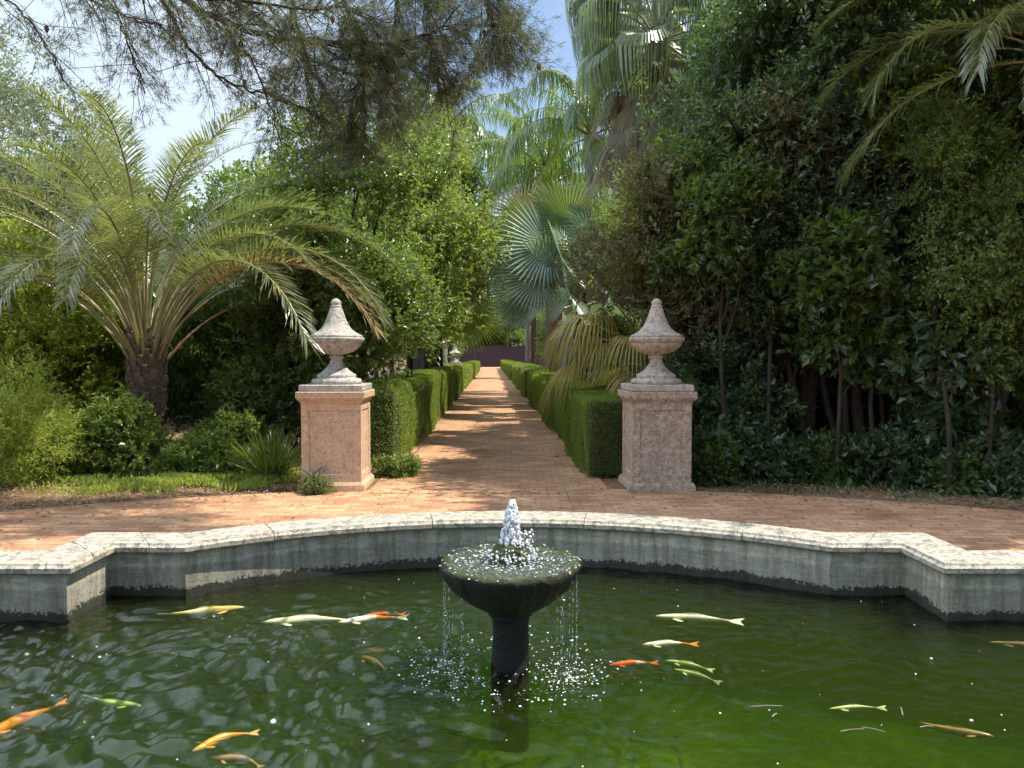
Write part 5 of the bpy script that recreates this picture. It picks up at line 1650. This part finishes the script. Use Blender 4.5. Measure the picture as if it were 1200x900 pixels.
boughs = [
    ([P[11], prj(60, -120, 7.2), prj(204, -8, 7.4), prj(290, 36, 7.5), prj(370, 46, 7.5), prj(450, 52, 7.4), prj(540, 28, 7.3)], 0.055, 0.55, 1.0),
    ([P[12], prj(100, -100, 7.6), prj(186, -4, 7.8), prj(225, 60, 7.9), prj(268, 96, 8.0), prj(322, 114, 8.0), prj(365, 130, 8.0)], 0.030, 0.6, 0.32),
    ([P[12], prj(260, -140, 7.6), prj(370, -40, 7.4), prj(420, 40, 7.3), prj(425, 110, 7.3), prj(405, 155, 7.3)], 0.040, 0.45, 1.15),
    ([P[13], prj(380, -150, 7.8), prj(480, -40, 7.6), prj(505, 30, 7.5), prj(515, 90, 7.5)], 0.034, 0.45, 1.1),
    ([P[10], prj(-40, -90, 7.4), prj(60, -30, 7.5), prj(130, 12, 7.5), prj(190, 30, 7.5)], 0.022, 0.5, 0.22),
    ([P[11], prj(10, -100, 7.0), prj(110, -40, 7.0), prj(220, -8, 7.0), prj(330, 6, 7.0), prj(420, 10, 7.0)], 0.034, 0.5, 0.8),
    ([P[13], prj(300, -160, 8.0), prj(330, -50, 8.1), prj(350, 40, 8.1), prj(362, 100, 8.2), prj(372, 150, 8.2)], 0.030, 0.5, 0.8),
    ([P[13], prj(420, -160, 8.2), prj(460, -40, 8.2), prj(462, 50, 8.2), prj(452, 130, 8.2)], 0.030, 0.5, 1.0),
    ([P[10], prj(-120, -60, 7.3), prj(-20, -20, 7.4), prj(40, 30, 7.4), prj(75, 95, 7.4)], 0.016, 0.5, 0.12),
    ([P[11], prj(20, -110, 7.6), prj(110, -30, 7.7), prj(150, 50, 7.7), prj(170, 110, 7.7)], 0.016, 0.5, 0.15),
    ([P[11], prj(120, -110, 7.2), prj(230, -20, 7.2), prj(300, 80, 7.3), prj(330, 170, 7.3)], 0.016, 0.5, 0.3),
    ([P[13], prj(470, -130, 7.2), prj(540, -50, 7.0), prj(570, 0, 7.0), prj(578, 35, 7.0)], 0.026, 0.4, 1.1),
    ([P[12], prj(180, -120, 8.0), prj(230, -30, 8.2), prj(300, 20, 8.4), prj(390, 80, 8.5), prj(480, 90, 8.5)], 0.028, 0.5, 1.0)]
tufts_p, tufts_d = [], []
for pts, r0, _, dens in boughs:
    B = smooth_path(pts, 40)
    B[1:-1] += np.random.default_rng(int(r0 * 1e4)).normal(0, .012, (38, 3))
    lst.append(tube_arr(B, np.linspace(r0, .006, 40), 7))
    Tn = unit(np.gradient(B, axis=0))
    ns_ = int(60 * (0.45 + 0.55 * dens))
    for j in range(ns_):
        u = 0.22 + 0.78 * rng.random() ** 0.8
        i = int(u * 39); st = B[i]
        d = unit((Tn[i] * rng.uniform(0.2, 1.0) + rng.normal(0, 0.6, 3) * np.array([1, 1, .7]) + np.array([0.15, 0, -0.25]))[None])[0]
        ln_ = rng.uniform(0.25, 0.85) * (1.1 - 0.45 * u)
        e = st + d * ln_ + np.array([0, 0, -0.12 * ln_])
        S = curve_pts(st, e, 7, .08)
        lst.append(tube_arr(S, np.linspace(max(.004, r0 * .2), .002, 7), 4))
        for k in range(int(3 + 5 * min(dens, 1.2))):
            q = rng.integers(2, 7)
            d2 = unit((d * 0.7 + rng.normal(0, .6, 3) + np.array([0, 0, -.3]))[None])[0]
            e2 = S[q] + d2 * rng.uniform(.10, .32)
            lst.append(tube_arr(curve_pts(S[q], e2, 4, .08), [.0025, .002, .0018, .0015], 3))
            if rng.random() < 0.35 + 0.65 * min(dens, 1):
                tufts_p.append(e2); tufts_d.append(d2)
                tufts_p.append((S[q] + e2) / 2); tufts_d.append(d2)
                if dens > 1.3:
                    tufts_p.append(S[q] * .75 + e2 * .25); tufts_d.append(d2)
        tufts_p.append(e); tufts_d.append(d)
V, Q = merge(lst)
link('trunk', arr_mesh('trunk', V, Q, smooth=True, mats=[B_DARK]), pine)
TP, TD = np.array(tufts_p), np.array(tufts_d)
k = 12
PP = np.repeat(TP, k, 0) + rng.normal(0, .012, (len(TP) * k, 3))
DD = unit(np.repeat(TD, k, 0) * 0.75 + rng.normal(0, .55, (len(TP) * k, 3)))
V, Q = leaf_quads(PP, DD, unit(rng.normal(0, 1, PP.shape)), rng.uniform(.06, .12, len(PP)), 0.0045, fold=0, wmax=0.3)
link('crown', arr_mesh('crown', V, Q, np.repeat(rng.random(len(TP)), k), mats=[PN]), pine)
for j in range(16):
    i = rng.integers(len(TP)); p_ = TP[i]
    m_ = MB(); m_.lathe([(0.004, 0.03), (0.018, 0.02), (0.022, 0.0), (0.014, -0.025), (0.003, -0.04)], 8, c=tuple(p_ - np.array([0, 0, .02])))
    m_.build('pine_cone', B_BROWN, pine)

# ---------------------------------------------------------------- ground cover, grass, litter
def blades(n, inside, ln, wd, z=0.0, mat=None, name='grass', label='', cat='grass', tilt=0.6):
    P = []
    while len(P) < n:
        q = inside()
        if q is not None: P.append(q)
    P = np.array(P)
    a = rng.random(n) * 2 * PI
    D = unit(np.stack([np.cos(a) * tilt, np.sin(a) * tilt, np.ones(n)], 1) + rng.normal(0, .25, (n, 3)))
    N = unit(np.stack([-np.sin(a), np.cos(a), np.zeros(n)], 1) + rng.normal(0, .4, (n, 3)))
    V, Q = leaf_quads(P, D, N, ln * rng.uniform(.5, 1.3, n), wd, fold=.2)
    o = link(name, arr_mesh(name, V, Q, rng.random(n), mats=[mat]))
    return tag(o, label, cat, kind='stuff')

def patch(pts, ry, rx=0.35):
    """around photo points on the ground"""
    W = [gnd(*p) for p in pts]
    def f():
        c = random.choice(W)
        x, y = random.gauss(c.x, rx), random.gauss(c.y, ry)
        if math.hypot(x - TC.x, y - TC.y) < TR + 0.02 + abs(random.gauss(0, .10)): return None
        if math.sin(x * 5.1 + 1.3 * math.sin(y * 4)) * math.sin(y * 6.3 + math.sin(x * 3)) < random.uniform(-.5, .35): return None
        return (x, y, random.uniform(0, .04))
    return f
blades(8500, patch([(150, 572), (190, 566), (230, 562), (270, 566), (300, 560), (210, 548), (260, 550), (120, 560), (240, 568)], .30, .36), .075, .036, mat=LV_YEL, name='ground_cover', label='low bright green ground cover at the edge of the brick terrace', cat='ground cover')  # bright leaf colour makes up for sun lost to the palm fronds
blades(6000, patch([(60, 545), (30, 560), (100, 530), (330, 560)], .5, .5), .09, .006, mat=LV_YEL, name='grass', label='thin dry grass tufts on the bare soil at the left', tilt=.9)
blades(9000, patch([(900, 545), (1000, 540), (1100, 530), (1180, 520), (860, 520)], 1.6, .9), .09, .03, mat=LV_DK2, name='undergrowth', label='small green seedlings under the dark thicket', cat='undergrowth', tilt=.9)

def litter(n, fx, size, mat, name, label):
    P = np.array([fx() for _ in range(n)])
    a = rng.random(n) * 2 * PI
    D = np.stack([np.cos(a), np.sin(a), rng.normal(0, .12, n)], 1); D = unit(D)
    N = unit(np.array([0, 0, 1.0]) + rng.normal(0, .3, (n, 3)))
    V, Q = leaf_quads(P, D, N, size * rng.uniform(.5, 1.4, n), size * .5 * rng.uniform(.6, 1.2, n), fold=.3)
    tag(link(name, arr_mesh(name, V, Q, rng.random(n), mats=[mat])), label, 'leaves', kind='stuff')
LIT = leafmat('dry_leaf', (0.16, 0.10, 0.055), (0.38, 0.26, 0.15), (0.3, 0.2, 0.1), 0.1, 0.7)
def soil_pt():
    while True:
        x, y = (random.uniform(1.6, 11), random.uniform(7, 19)) if random.random() < .62 else (random.uniform(-11, -2.4), random.uniform(6.5, 14))
        if math.hypot(x - TC.x, y - TC.y) > TR + 0.02 and not (abs(x + .0267 * y - .05) < 2.3 and y > 9.6):
            return (x, y, random.uniform(.002, .03))
litter(42000, soil_pt, .045, LIT, 'leaf_litter', 'dry brown leaf litter covering the soil under the trees')
def edge_pt():
    a = random.uniform(R(20), R(160)); r = TR - abs(random.gauss(0, .35))
    return (TC.x + r * math.cos(a), TC.y + r * math.sin(a), .012)
def pave_pt():
    while True:
        if random.random() < .5: return edge_pt()
        if random.random() < .5:
            y = random.uniform(9, 40); p = pp(random.choice([-1, 1]) * (1.3 - abs(random.gauss(0, .25))), y, .016); return tuple(p)
        x, y = random.uniform(-5, 5), random.uniform(6.2, 9)
        if math.hypot(x - PC.x, y - 2.55) > 4.4: return (x, y, .012)
litter(1500, pave_pt, .045, LIT, 'fallen_leaves', 'scattered fallen leaves lying on the brick paving')
# loose clods and stones in the soil
P = np.array([soil_pt() for _ in range(2600)]); P[:, 2] = 0
V, Q = drops(P, rng.uniform(.006, .022, len(P)), np.array([[1.2, 1, .6]] * len(P)))
tag(link('soil_clods', arr_mesh('soil_clods', V, Q, mats=[M_SOIL])), 'small clods and stones on the bare soil', 'clods', kind='stuff')

# twigs and leaves floating in the pond
m_ = MB()
for (px, py, ln_, a) in ((985, 857, .12, .2), (1010, 852, .1, -.5), (1058, 838, .09, 1.2), (880, 828, .16, .05), (905, 840, .05, .8), (1078, 852, .07, .1)):
    p = gnd(px, py, WZ + .004)
    m_.tube([(p.x, p.y, p.z), (p.x + ln_ * .5 * math.cos(a), p.y + ln_ * .5 * math.sin(a), p.z + .004), (p.x + ln_ * math.cos(a), p.y + ln_ * math.sin(a), p.z)], [.003, .0025, .002], 5)
tag(m_.build('floating_twigs', B_GREY), 'short pale twigs floating on the green water', 'twigs', kind='stuff')
